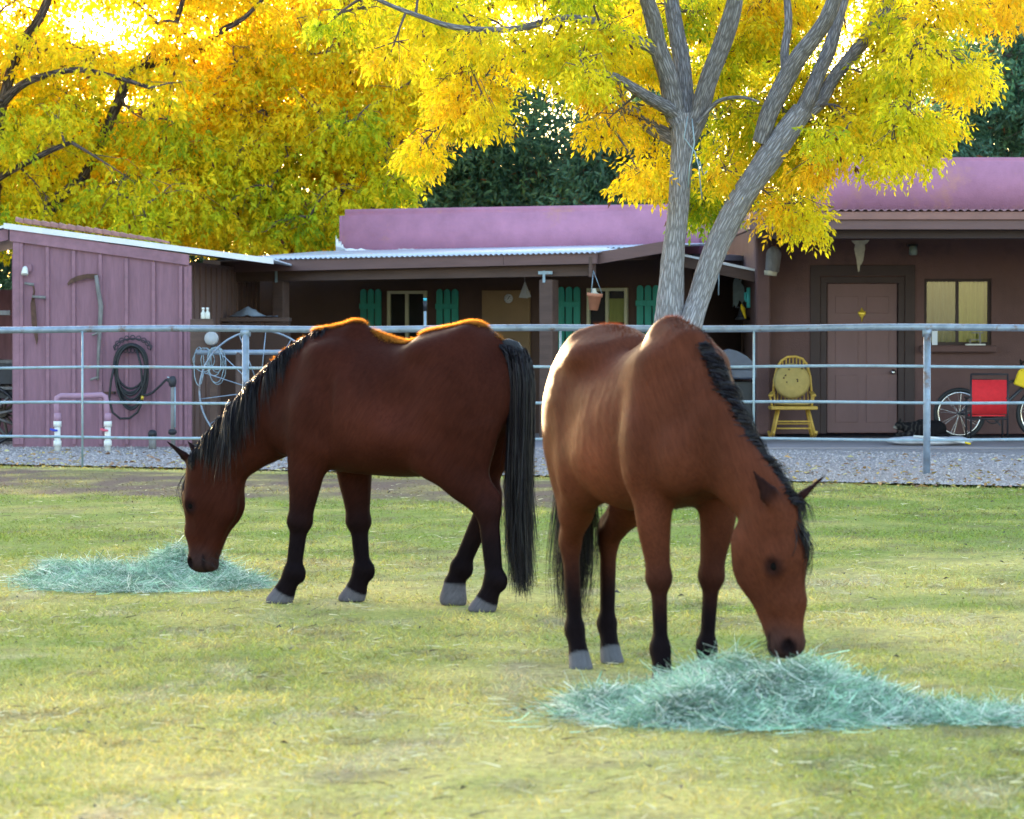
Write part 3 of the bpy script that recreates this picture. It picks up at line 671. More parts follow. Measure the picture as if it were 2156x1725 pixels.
# yard hydrant
def ground_thing(name, label, cat, px, py, z=.022, group=None, rot=0):
    g = on_ground(px, py, z); return thing(name, label, cat, g, rot, group), g
def at_g(g, px, py): q = at(px, py, g.y); return Vector((q.x-g.x, 0, q.z-g.z))
t, g = ground_thing('yard_hydrant', 'grey-green yard hydrant standpipe at the right end of the shed', 'hydrant', 365, 947)
def v_(px, py, dy=0): q = at_g(g, px, py); return (q.x, dy, q.z)
MB().tube([(0, 0, -.1), v_(364, 903), v_(364, 803)], .026, 12).build('standpipe', M_oldwood, t)
MB().lathe([(.032, 0), (.045, .03), (.05, .08), (.035, .12), (.02, .13)], v_(363, 815), 14).build('head', M_dkmetal, t)
MB().tube([v_(364, 806), v_(352, 800)], .02, 10).build('spout', M_dkmetal, t)
MB().bar(v_(352, 794), v_(368, 799), .02, .014).build('lever', M_rod, t)
MB().lathe([(.03, 0), (.05, .02), (.05, .05), (.03, .07)], v_(363, 916), 12).build('clamp', M_dkmetal, t)
MB().tube([v_(369, 900, -.02), v_(369, 815, -.02)], .008, 6).build('rod', M_rod, t)
# backflow preventer loop of PVC
t, g = ground_thing('pipe_loop', 'mauve and white plastic pipe loop standing before the shed', 'water pipe', 121, 950)
MB().tube([v_(121, 890), v_(119, 850), v_(120, 838), v_(128, 834), v_(170, 834), v_(215, 832), v_(222, 836), v_(224, 848), v_(226, 893)], .034, 14).build('upper_pipe', M_pvcp, t)
for px in (121, 227):
    lower = MB().tube([v_(px, 955), v_(px, 888)], .036, 14).build('riser', M_pvc, t)
    for py in (934, 893): MB().tube([v_(px, py+6), v_(px, py-6)], .047, 14).build('coupling', M_pvc, t)
    MB().tube([v_(px, 888), v_(px, 870)], .042, 14).build('union', M_pvcp, t)
    MB().tube([v_(px, 907, -.0), v_(px-9, 906, -.06)], .013, 8).build('valve_stem', M_blue if px == 121 else M_pinkh, t)
    MB().box(v_(px-6, 905, -.07), (.09, .025, .022), Matrix.Rotation(.2, 3, 'Y')).build('valve_handle', M_blue if px == 121 else M_pinkh, t)
# capped stub pipe
t, g = ground_thing('capped_pipe', 'short grey capped stub pipe low against the shed', 'pipe', 321, 946)
MB().tube([v_(321, 950), v_(321, 918)], .045, 14).build('pipe', M_oldwood, t)
MB().lathe([(.05, 0), (.055, .04), (.045, .07), (.02, .085)], v_(321, 920), 14).build('cap', M_dkmetal, t)
t, p = shed_thing('hasp', 'dark narrow iron strap screwed across the shed boards above the pipe loop', 'strap', 217, 828, .05)
MB().box((0, -.005, 0), (.34, .012, .03), Matrix.Rotation(R(-3), 3, 'Y'), .003).build('strap', M_rust, t)
for k in (-.14, 0, .14): MB().lathe([(.012, 0), (.012, .008), (.0, .012)], (k, -.012, -k*-.05), 8, Matrix.Rotation(R(90), 3, 'X')).build('screw', M_dkmetal, t)

# ================================================================== clutter round the shed's right-hand side
wy = on_ground(548, 952, .022).y
def circ(c, r, n, plane='xz', a0=0): return [(c[0]+r*math.cos(a0+2*math.pi*k/n), c[1], c[2]+r*math.sin(a0+2*math.pi*k/n)) for k in range(n)]
t, g = ground_thing('wagon_wheel', 'large thin-spoked pale steel wheel standing in the gravel behind the fence', 'wheel', 548, 952)
Rw = 128/F_PX*g.y
MB().tube(circ((0, 0, Rw), Rw, 64), .011, 8, closed=True).build('rim', M_pipe, t)
MB().tube([(0, -.07, Rw), (0, .07, Rw)], .05, 14).build('hub', M_rod, t)
for k in range(14):
    a = 2*math.pi*k/14+.13; MB().tube([(.04*math.cos(a), .04*(-1)**k, Rw+.04*math.sin(a)), ((Rw-.01)*math.cos(a), 0, Rw+(Rw-.01)*math.sin(a))], .0055, 6).build('spoke', M_pipe, t)
t, g = ground_thing('hitching_rail', 'grey horizontal pipe rail on a post, behind the steel wheel', 'rail', 502, 946)
g2 = g; 
MB().tube([v_(414, 742), v_(600, 742)], .03, 12).build('pipe', M_pipe, t)
MB().tube([(0, 0, -.1), v_(502, 742)], .035, 10).build('post', M_beam, t); MB().tube([(v_(590,742)[0], 0, -.1), v_(590, 742)], .035, 10).build('post', M_beam, t)
# coil of pale cord on the rail
t = thing('cord_coil', 'loose loops of pale cord hung on the rail by the shed corner', 'cord', g+Vector(v_(440, 742)))
crs = np.random.default_rng(12)
for k in range(8):
    cx, w_, h_ = crs.uniform(-.12, .12), crs.uniform(.05, .13), crs.uniform(.12, .24)
    MB().tube([(cx+w_*math.sin(a), crs.uniform(-.05, .05)-.03, -h_*.85+h_*math.cos(a)+.03) for a in np.linspace(0, 6.28, 22)], .005, 5, closed=True).build('loop', M_rod, t)
# meter post with round white meter, cabinet, bottles
mg = on_ground(450, 944, .022); g = mg
t = thing('meter_post', 'wooden post and box carrying a round white meter, in shade by the shed', 'meter', mg)
pbox('post', (0, .05, .72), (.09, .09, 1.44), M_beam, t); pbox('box', (v_(425, 720)[0], .05, v_(425, 720)[2]), (.28, .12, .55), M_beam, t)
MB().lathe([(.075, 0), (.085, .03), (.085, .08), (.07, .10), (.0, .11)], Vector(v_(446, 713)), 20, Matrix.Rotation(R(90), 3, 'X')).build('meter', M_grey, t)
MB().tube([v_(446, 722), v_(446, 740)], .022, 8).build('stem', M_dkmetal, t)
for k, px in enumerate((428, 437)):
    b0 = mg+Vector(v_(px, 686)); t = thing('bottle', ('left' if k == 0 else 'right')+' one of two small pale bottles with white caps on the meter box', 'bottle', (b0.x, mg.y, mg.z+v_(425, 720)[2]+.276), 0, 'bottles on the meter box')
    MB().lathe([(.026, 0), (.03, .01), (.03, .07), (.013, .095), (.013, .115)], (0, .0, 0), 12).build('body', M_plastic, t)
    MB().lathe([(.018, .112), (.018, .135), (.0, .14)], (0, .0, 0), 10).build('cap', M_pvc, t)
# work bench with things on it under the porch
bo = at(535, 672, 46.5); t = thing('workbench', 'brown wooden cabinet bench standing under the left end of the porch', 'bench', (bo.x, bo.y, .022)); 
pbox('top', (0, 0, bo.z-.03), (.95, .6, .05), M_beam, t)
for k in range(3): pbox('door_board', (-.3+k*.3, -.26, (bo.z-.06)/2), (.29, .03, bo.z-.08), M_porchw, t)
for sx in (-.44, .44): pbox('side', (sx, 0, (bo.z-.06)/2), (.04, .5, bo.z-.07), M_porchw, t)
bz = bo.z-.0
t = thing('tarpaulin', 'crumpled grey-blue sheet lying on the porch bench', 'sheet', (bo.x, bo.y-.05, bz+.022))
n = 14; V = []
for j in range(n):
    for i_ in range(n):
        u, v = i_/(n-1)-.5, j/(n-1)-.5
        V.append((u*.62, v*.45, .012+max(0, .12-.30*abs(u+.13)-.2*abs(v))*1.2+.03*mnoise.noise((u*9, v*9, 3))*(1-2*abs(v))+.0))
V = [(x, y, max(z, .004)) for x, y, z in V]
MB().add(V, [(j*n+i_, j*n+i_+1, (j+1)*n+i_+1, (j+1)*n+i_) for j in range(n-1) for i_ in range(n-1)], True).build('fold', mat('tarp', (.23,.27,.33), .5, .2), t)
# garden sprinkler standpipe before the porch window
t, g = ground_thing('standpipe', 'thin pale standpipe with a dark and teal cap, before the left window', 'pipe', 896, 938)
MB().tube([(0, 0, -.05), v_(895, 650)], .016, 10).build('pipe', M_rod, t); MB().tube([v_(895, 655), v_(895, 634)], .024, 12).build('valve', M_dkmetal, t)
MB().tube([v_(895, 634), v_(895, 628)], .022, 12).build('cap', mat('teal_plastic', (.05,.42,.52), .4, .1), t)
pbox('clamp', (0, -.02, v_(895, 690)[2]), (.09, .04, .03), M_rod, t)
# wagon in the lean-to
wg = on_ground(2, 936, .022); t = thing('farm_wagon', 'dark old farm wagon with spoked wheels standing in the lean-to at the left edge', 'wagon', wg)
def wheel(parent, x, y, rr, spokes=12):
    wo = MB().tube(circ((x, y, rr), rr, 32), .025, 6, closed=True).build('wheel', M_dkmetal, parent)
    MB().tube([(x, y-.1, rr), (x, y+.1, rr)], .06, 10).build('hub', M_oldwood, wo)
    for k in range(spokes):
        a = 2*math.pi*k/spokes+.2; MB().tube([(x, y, rr), (x+(rr-.01)*math.cos(a), y, rr+(rr-.01)*math.sin(a))], .018, 6).build('spoke', M_oldwood, wo)
for x in (-.16, -1.7):
    for y in (0, 1.3): wheel(t, x, y, .36)
for y in (.1, 1.2): MB().bar((-2.1, y, .62), (.35, y, .62), .06, .1).build('frame', M_dkmetal, t)
for k in range(6): pbox('plank', (-2.0+k*.42, .65, .70), (.40, 1.3, .04), M_oldwood, t)
pbox('side_board', (-.9, .02, .88), (2.4, .03, .26), M_dkmetal, t); pbox('seat', (-.3, .65, 1.02), (.45, 1.1, .06), M_black, t); pbox('seat_back', (-.55, .65, 1.25), (.06, 1.1, .4), M_black, t)
MB().tube([(.3, .5, .5), (1.5, .5, .3)], .03, 8).build('shaft', M_oldwood, t)

# ================================================================== between the houses: grill, wall art, bell
g = on_ground(1548, 932, SLAB_Z); t = thing('barbecue_grill', 'dark blue domed barbecue grill on a cart, left of the rocking chair', 'grill', g)
pts = [v_(1514, 775), v_(1514, 752), v_(1520, 740), v_(1534, 735), v_(1550, 739), v_(1570, 750), v_(1586, 765), v_(1592, 778)]
MB().prism([(p[0], p[2]) for p in pts], -.22, .22).build('lid', M_grill, t)
a, b = v_(1518, 790), v_(1590, 790)
pbox('firebox', ((a[0]+b[0])/2, 0, v_(0, 787)[2]), (b[0]-a[0], .42, .13), M_grill, t, ch=.02)
MB().tube([v_(1520, 771, -.26), v_(1586, 771, -.26)], .014, 8).build('lid_handle', M_dkmetal, t)
pbox('cart_panel', ((a[0]+b[0])/2, .05, v_(0, 850)[2]), ((b[0]-a[0])*.8, .3, .55), M_black, t)
for px in (1522, 1586):
    for dy in (-.18, .18): MB().tube([(v_(px, 800)[0], dy, 0), (v_(px, 800)[0], dy, v_(px, 795)[2])], .018, 8).build('leg', M_dkmetal, t)
# metal bucking horse on the wall
AW = 48.9
def wall_art(name, label, cat, px, py, Y): p = at(px, py, Y); return thing(name, label, cat, p), p
t, p = wall_art('wall_horse', 'grey metal cut-out of a bucking horse and rider on the dark wall between the houses', 'wall art', 1555, 615, AW)
def o2(pts, y0, y1): return MB().prism([((lambda q: (q.x-p.x, q.z-p.z))(at(a, b, AW))) for a, b in pts], y0, y1)
M_art = mat('grey_cutout', (.19,.26,.33), .5, .2, 9, metal=.1)
o2([(1534,640),(1533,622),(1536,608),(1543,598),(1545,588),(1552,584),(1556,590),(1562,588),(1560,596),(1566,603),(1569,613),(1566,622),(1568,632),(1562,640),(1557,632),(1554,640),(1550,648),(1545,640),(1541,646)], -.012, 0).build('cutout', M_art, t)
o2([(1549,586),(1551,577),(1556,575),(1559,580),(1556,586),(1553,590)], -.02, -.013).build('rider', M_art, t)
for a, b in (((1545,640),(1540,650)), ((1562,638),(1566,648)), ((1536,640),(1532,634))):
    A, B = at(*a, AW)-p, at(*b, AW)-p; MB().tube([(A.x, -.006, A.z), (B.x, -.006, B.z)], .012, 6).build('leg', M_art, t)
t, p = wall_art('wall_cactus', 'small turquoise metal saguaro cactus hanging beside the bucking horse', 'wall art', 1576, 630, AW-1.2)
M_turq = mat('turquoise', (.08,.55,.62), .5, .15, 9)
def c2(pts, r): return MB().tube([((lambda q: (q.x-p.x, -.02, q.z-p.z))(at(a, b, AW-1.2))) for a, b in pts], r, 8)
c2([(1576,648),(1576,606)], .028).build('stem', M_turq, t); c2([(1576,634),(1570,634),(1569,628),(1569,616)], .016).build('arm', M_turq, t); c2([(1576,630),(1582,629),(1583,622),(1583,610)], .016).build('arm', M_turq, t)
t, p = wall_art('dinner_bell', 'dark iron bell with a yellow pull hanging below the turquoise cactus', 'bell', 1563, 650, AW-1.2)
MB().lathe([(.03, 0), (.05, -.02), (.065, -.10), (.11, -.15), (.105, -.15), (.06, -.09), (.02, -.02)], (0, 0, 0), 16).build('bell', M_dkmetal, t)
pbox('bracket', (.02, .05, .015), (.22, .12, .02), M_dkmetal, t); MB().tube([(-.02, -.1, .06), (.0, -.11, .0), (.035, -.12, -.13)], [.008, .03, .012], 8).build('pull', M_yelcl, t)

# ================================================================== porch of the brown house
g = on_ground(1665, 924, SLAB_Z); g = Vector((g.x, RW-.75, SLAB_Z))
def v_(px, py, dy=0): q = at(px, py, g.y+dy); return (q.x-g.x, dy, q.z-g.z)
t = thing('rocking_chair', 'yellow wooden hoop-back rocking chair with a round tan cushion, left of the door', 'rocking chair', g)
hoop = [(1628,835),(1630,800),(1636,775),(1645,760),(1658,752),(1675,751),(1690,756),(1700,770),(1706,795),(1709,835)]
MB().tube([v_(x, y, .14-.12*(y-751)/84) for x, y in hoop], .017, 8).build('back_hoop', M_yellow, t)
for k in range(9):
    xb, xt = 1636+k*8.2, 1641+k*7.2; yt = 753+.6*(k-4)**2+1
    MB().tube([v_(xb, 853, .02), v_(xt, yt, .13)], .0085, 6).build('spindle', M_yellow, t)
s0 = v_(1667, 858); 
MB().box((s0[0], -.19, s0[2]), (.60, .52, .045), ch=.015).build('seat', M_yellow, t)
MB().lathe([(.0, -.03), (.17, -.03), (.235, -.012), (.25, .0), (.235, .02), (.15, .045), (.0, .05)], (s0[0], -.19, s0[2]+.055), 24).build('seat_cushion', M_cushion, t)
q = v_(1667, 803)
cu = MB().lathe([(.0, -.035), (.15, -.03), (.225, -.01), (.235, .01), (.2, .04), (.1, .055), (.0, .058)], (q[0], -.02, q[2]), 28, Matrix.Rotation(R(78), 3, 'X')).build('back_cushion', M_cushion, t)
for k in range(12):
    a, rr = k*2.4, .07+.045*(k % 4); MB().lathe([(.012, 0), (.0, .01)], (q[0]+rr*math.cos(a), -.078+.0*k, q[2]+rr*math.sin(a)), 6, Matrix.Rotation(R(90), 3, 'X')).build('button', M_rust, cu)
for sx, px in ((-1, 1622), (1, 1714)):
    A = v_(px, 833, -.38); B = v_(px+(6 if sx < 0 else -6), 826, .06)
    MB().bar(A, B, .055, .026).build('armrest', M_yellow, t)
    MB().tube([(A[0], -.33, A[2]-.01), (A[0]-sx*.03, -.33, s0[2])], .014, 8).build('arm_post', M_yellow, t)
    MB().tube([(B[0], -.08, B[2]-.01), (B[0]-sx*.02, -.08, s0[2])], .011, 8).build('arm_post', M_yellow, t)
    for dy, spread_ in ((-.36, .04), (.02, .02)):
        MB().tube([(s0[0]+sx*.19, dy+.02, s0[2]-.02), (s0[0]+sx*(.25+spread_*.5), dy-.03, .05)], [.016, .021], 8).build('leg', M_yellow, t)
    MB().tube([(s0[0]+sx*.27, -.58+1.05*k/10, .02+.09*((k-5)/5)**2) for k in range(11)], .018, 6).build('rocker', M_yellow, t)
for dy, z in ((-.37, .24), (-.37, .15), (.0, .2)): MB().tube([(s0[0]-.22, dy, z), (s0[0]+.22, dy, z)], .011, 8).build('stretcher', M_yellow, t)
# cow skull
c = rw(1811, 507, .12); t = thing('cow_skull', 'bleached cow skull hanging above the door of the brown house', 'skull', c)
def z_(px, py): q = rw(px, py, .12)-c; return q.x, q.z
pr = [(1791,507),(1795,512),(1799,516),(1797,525),(1799,535),(1802,548),(1804,565),(1805,573),(1808,572),(1809,560),(1813,556),(1816,548),(1818,535),(1820,524),(1819,516),(1825,512),(1829,506),(1822,506),(1815,507),(1805,507)]
bm = bmesh.new(); vs_ = [bm.verts.new((z_(*q)[0], 0, z_(*q)[1])) for q in pr]; f_ = bm.faces.new(vs_)
ex = bmesh.ops.inset_region(bm, faces=[f_], thickness=.018, depth=0); 
for v in f_.verts: v.co.y = -.07
ex = bmesh.ops.inset_region(bm, faces=[f_], thickness=.012, depth=0)
for v in f_.verts: v.co.y = -.10
bmesh.ops.triangulate(bm, faces=bm.faces); me = bpy.data.meshes.new('skull'); bm.to_mesh(me); bm.free(); sk = link('skull', me, M_bone, t)
for px in (1801.5, 1817.5):
    a = z_(px, 522); MB().lathe([(.0, 0), (.02, .004), (.024, .012)], (a[0], -.075, a[1]), 10, Matrix.Rotation(R(90), 3, 'X')).build('eye_socket', M_dkinter, t)
# bell-like tin lantern hanging on the pilaster
c = rw(1628, 548, .45); t = thing('tin_lantern', 'weathered grey tin cylinder lantern hanging on the porch corner of the brown house', 'lantern', c)
MB().lathe([(.085, -.15), (.09, -.145), (.10, .08), (.085, .13), (.03, .18)], (0, 0, 0), 18, Matrix.Rotation(R(6), 3, 'Y')).build('body', M_oldwood, t)
MB().lathe([(.08, -.20), (.088, -.14), (.06, -.14)], (.015*-1, 0, 0), 16, Matrix.Rotation(R(6), 3, 'Y')).build('rim', M_bone, t)
MB().tube([(.0, 0, .17), (-.03, .02, .24), (-.02, .06, .30)], .012, 6).build('strap', M_rust, t)
c = rw(1922, 528, .1); t = thing('porch_light', 'small frosted jar light fixed to the wall between door and window', 'lamp', c)
MB().lathe([(.03, .06), (.05, .05), (.055, -.04), (.04, -.06)], (0, -.03, 0), 14).build('jar', mat('frosted', (.20,.25,.23), .3, .1), t); pbox('base', (0, .04, .07), (.13, .10, .03), M_dkmetal, t)
# strap hanging from the roof corner
a, b = at(1513, 560, 46.5), at(1513, 622, 46.5); t = thing('hanging_strap', 'thin pale strap dangling from the roof edge right of the tree trunk', 'strap', a)
MB().tube([(0, 0, 0), (.004, 0, -.2), (.0, 0, b.z-a.z)], .009, 6).build('webbing', M_rod, t)

# bicycle
g = Vector((rw(2020, 900, 1.0).x, RW-1.0, SLAB_Z))
t = thing('bicycle', 'black bicycle with yellow headset bag parked behind the red chair', 'bicycle', g)
def bwheel(x, rr=.335):
    wo = MB().tube(circ((x, 0, rr), rr-.025, 40), .026, 8, closed=True).build('wheel', M_black, t)
    MB().tube(circ((x, 0, rr), rr-.062, 40), .012, 6, closed=True).build('rim', M_chrome, wo); MB().tube([(x, -.05, rr), (x, .05, rr)], .022, 10).build('hub', M_dkmetal, wo)
    for k in range(18):
        a = 2*math.pi*k/18; MB().tube([(x, .02*(-1)**k, rr), (x+(rr-.065)*math.cos(a+.25*(-1)**k), 0, rr+(rr-.065)*math.sin(a+.25*(-1)**k))], .0026, 4, False).build('spoke', M_chrome, wo)
bwheel(0); bwheel(1.06)
M_bike = mat('bike_paint', (.03,.03,.04), .35, .1)
for a, b, r in (((0,-.02,.335), (.42,0,.30), .014), ((0,.02,.335),(.42,0,.30), .014), ((0,0,.335),(.31,0,.62), .012), ((.42,0,.30),(.31,0,.66), .018), ((.42,0,.30),(.84,0,.70), .022), ((.31,0,.63),(.82,0,.80), .018)):
    MB().tube([a, b], r, 8).build('frame_tube', M_bike, t)
MB().tube([(.80, 0, .92), (.86, 0, .66)], .025, 10).build('head_tube', M_yelcl, t)
for dy in (-.05, .05): MB().tube([(.86, dy, .68), (.98, dy, .50), (1.06, dy, .335)], .014, 8).build('fork', M_pvc, t)
MB().box((.80, -.04, .78), (.17, .06, .20), Matrix.Rotation(R(20), 3, 'Y'), .02).build('bag', M_yelcl, t)
MB().tube([(.82, -.28, 1.02), (.80, -.1, 1.0), (.79, 0, .97), (.80, .1, 1.0), (.82, .28, 1.02)], .014, 8).build('handlebar', M_black, t)
MB().tube([(.80, 0, .90), (.79, 0, .99)], .016, 8).build('stem', M_black, t)
MB().box((.29, 0, .755), (.25, .14, .05), None, .02).build('saddle', M_black, t); MB().tube([(.31, 0, .65), (.295, 0, .74)], .014, 8).build('seat_post', M_chrome, t)
MB().tube(circ((.42, -.05, .30), .09, 24), .008, 6, closed=True).build('chainring', M_dkmetal, t)
for s in (-1, 1): MB().bar((.42, .06*s, .30), (.42+.12*s, .07*s, .30-.12*s), .02, .02).build('crank', M_dkmetal, t)
# red folding chair
g = Vector((rw(2082, 922, 2.0).x, RW-2.0, SLAB_Z))
def v_(px, py, dy=0): q = at(px, py, g.y+dy); return (q.x-g.x, dy, q.z-g.z)
t = thing('folding_chair', 'red canvas folding chair seen from behind, in front of the bicycle', 'chair', g)
x0, x1 = v_(2046, 800)[0], v_(2119, 800)[0]; zt_, zb_ = v_(2080, 800)[2], v_(2080, 872)[2]
n = 12; V = [(x0+(x1-x0)*k/(n-1), -.03+.05*math.sin(math.pi*k/(n-1))+dy, z) for z in (zb_, zt_) for dy in (0, .012) for k in range(n)]
F = [(k, k+1, 2*n+k+1, 2*n+k) for k in range(n-1)]+[(n+k, 3*n+k, 3*n+k+1, n+k+1) for k in range(n-1)]+[(2*n+k, 2*n+k+1, 3*n+k+1, 3*n+k) for k in range(n-1)]+[(k, n+k, n+k+1, k+1) for k in range(n-1)]
MB().add(V, F, True).build('back_canvas', M_red, t)
zs = zb_-.0; MB().box(((x0+x1)/2, .24, zs-.02), (x1-x0-.02, .44, .02), None, .006).build('seat_canvas', M_red, t)
for xx in (x0-.012, x1+.012):
    MB().tube([(xx, -.03, .02), (xx, -.03, zt_+.07)], .012, 8).build('upright', M_dkmetal, t); MB().tube([(xx, .44, .02), (xx, .44, zs+.2)], .012, 8).build('leg', M_dkmetal, t)
    MB().tube([(xx, -.05, .022), (xx, .5, .022)], .012, 8).build('runner', M_dkmetal, t); MB().bar((xx, -.03, zs+.2), (xx, .48, zs+.2), .04, .022).build('armrest', M_dkmetal, t)
MB().tube([(x0-.012, -.03, zt_+.07), (x1+.012, -.03, zt_+.07)], .012, 8).build('top_bar', M_dkmetal, t)
for z, dy in ((zs-.06, -.03), (zs-.06, .44)): MB().tube([(x0-.012, dy, z), (x1+.012, dy, z)], .011, 8).build('cross_bar', M_dkmetal, t)
# dog-bed cushion with a tube lying on it
g = on_ground(1958, 937, SLAB_Z); t = thing('pet_bed', 'flat white pet cushion lying on the porch slab under the cat', 'cushion', g)
def v_(px, py, dy=0): q = at(px, py, g.y+dy); return (q.x-g.x, dy, q.z-g.z)
bm = bmesh.new(); bmesh.ops.create_uvsphere(bm, u_segments=28, v_segments=12, radius=1)
for v in bm.verts:
    x, y, z = v.co; sx = abs(x)**.7*(1 if x > 0 else -1); sy = abs(y)**.7*(1 if y > 0 else -1)
    v.co = Vector((sx*.53, sy*.36, z*.055+.05+.018*mnoise.noise((x*3, y*3, z))))
me = bpy.data.meshes.new('cushion'); bm.to_mesh(me); bm.free(); me.polygons.foreach_set('use_smooth', [True]*len(me.polygons)); link('cushion', me, M_bedding, t)
PB = g
t = thing('white_stick', 'white stick with a yellow tip lying along the front of the pet cushion', 'stick', g+Vector((.02, -.33, .085)))
MB().tube([(-.26, 0, .03), (0, -.02, .012), (.36, -.05, -.045)], .014, 8).build('shaft', M_pvc, t); MB().tube([(.36, -.05, -.045), (.43, -.06, -.06)], .012, 8).build('tip', M_yelcl, t)
# ================================================================== trees
def bark_mat(name, c1, c2, sc=1.0):
    m = bpy.data.materials.new(name); m.use_nodes = True; nt = m.node_tree; L = nt.links; b = nt.nodes['Principled BSDF']
    b.inputs['Roughness'].default_value = .9; b.inputs['Specular IOR Level'].default_value = .2
    a = nd(nt, 'ShaderNodeAttribute', attribute_name='bark'); mp = nd(nt, 'ShaderNodeMapping'); mp.inputs['Scale'].default_value = (70*sc, 70*sc, 9*sc)
    L.new(a.outputs['Vector'], mp.inputs[0])
    n1 = nd(nt, 'ShaderNodeTexNoise'); n1.inputs['Scale'].default_value = 1.0; n1.inputs['Detail'].default_value = 6; n1.inputs['Roughness'].default_value = .7; L.new(mp.outputs[0], n1.inputs['Vector'])
    v = nd(nt, 'ShaderNodeTexVoronoi', feature='DISTANCE_TO_EDGE'); v.inputs['Scale'].default_value = .75; 
    ad = nd(nt, 'ShaderNodeVectorMath', operation='ADD'); L.new(mp.outputs[0], ad.inputs[0]); L.new(n1.outputs['Color'], ad.inputs[1]); L.new(ad.outputs[0], v.inputs['Vector'])
    r1 = nd(nt, 'ShaderNodeMapRange'); r1.inputs['From Max'].default_value = .28; L.new(v.outputs['Distance'], r1.inputs['Value'])
    mul = nd(nt, 'ShaderNodeMath', operation='MULTIPLY'); L.new(r1.outputs[0], mul.inputs[0]); L.new(n1.outputs['Fac'], mul.inputs[1])
    r2 = nd(nt, 'ShaderNodeMapRange'); r2.inputs['From Min'].default_value = .05; r2.inputs['From Max'].default_value = .5; L.new(mul.outputs[0], r2.inputs['Value'])
    mx = nd(nt, 'ShaderNodeMix', data_type='RGBA'); mx.inputs['A'].default_value = (*c1, 1); mx.inputs['B'].default_value = (*c2, 1); L.new(r2.outputs[0], mx.inputs['Factor'])
    L.new(mx.outputs['Result'], b.inputs['Base Color'])
    bp = nd(nt, 'ShaderNodeBump'); bp.inputs['Strength'].default_value = .9; bp.inputs['Distance'].default_value = .02; L.new(mul.outputs[0], bp.inputs['Height']); L.new(bp.outputs[0], b.inputs['Normal'])
    return m
M_bark = bark_mat('ash_bark', (.17,.157,.175), (.385,.365,.415))
M_bark2 = bark_mat('ash_limb_bark', (.12,.108,.118), (.30,.28,.31))
M_barkd = bark_mat('dark_bark', (.03,.022,.022), (.13,.10,.10), .6)

def catmull(P, Rr, step):
    P = [Vector(p) for p in P]; out, ro = [], []
    for k in range(len(P)-1):
        a = P[max(k-1, 0)]; b = P[k]; c = P[k+1]; d = P[min(k+2, len(P)-1)]
        n = max(2, int((c-b).length/step))
        for j in range(n):
            t = j/n; out.append(.5*((2*b)+(c-a)*t+(2*a-5*b+4*c-d)*t*t+(3*b-a-3*c+d)*t*t*t)); ro.append(Rr[k]*(1-t)+Rr[k+1]*t)
    out.append(P[-1]); ro.append(Rr[-1]); return out, ro
def limb(name, P, Rr, m, parent, n=40, step=.03, rough=.10, seed=0):
    pts, rr = catmull(P, Rr, step); mesh = MB(); base = Vector((seed*3.1, seed*1.7, 0))
    mesh.tube(pts, rr, n, True); V = np.array(mesh.v[:len(pts)*n]).reshape(len(pts), n, 3)
    L = np.concatenate([[0], np.cumsum([(pts[k+1]-pts[k]).length for k in range(len(pts)-1)])])
    bark = np.zeros((len(pts), n, 3)); 
    for k, p in enumerate(pts):
        for j in range(n):
            a = 2*math.pi*j/n; q = Vector((math.cos(a)*rr[k], math.sin(a)*rr[k], L[k])); bark[k, j] = q+base
            if rough:
                s = q+base; f = mnoise.noise((s.x*30, s.y*30, s.z*4.5)); f2 = mnoise.noise((s.x*5, s.y*5, s.z*2.2))
                V[k, j] = np.array(p)+(V[k, j]-np.array(p))*(1+rough*(.9*f2+(abs(f)*-1.1+.35)))
    VV = V.reshape(-1, 3); F = [f for f in mesh.f if len(f) == 4]
    me = fast_mesh(name, VV, F, True); a = me.attributes.new('bark', 'FLOAT_VECTOR', 'POINT'); a.data.foreach_set('vector', bark.astype(np.float32).ravel())
    return link(name, me, m, parent), pts
def leaf_mat(name, trans):
    m = bpy.data.materials.new(name); m.use_nodes = True; nt = m.node_tree; L = nt.links; b = nt.nodes['Principled BSDF']; out = nt.nodes['Material Output']
    a = nd(nt, 'ShaderNodeAttribute', attribute_name='col'); b.inputs['Roughness'].default_value = .55; b.inputs['Specular IOR Level'].default_value = .3
    L.new(a.outputs['Color'], b.inputs['Base Color']); t = nd(nt, 'ShaderNodeBsdfTranslucent'); L.new(a.outputs['Color'], t.inputs[0])
    x = nd(nt, 'ShaderNodeMixShader'); x.inputs[0].default_value = trans; L.new(b.outputs[0], x.inputs[1]); L.new(t.outputs[0], x.inputs[2]); L.new(x.outputs[0], out.inputs[0]); return m
M_leafy = leaf_mat('ash_leaves', .68); M_leafg = leaf_mat('evergreen_leaves', .4)

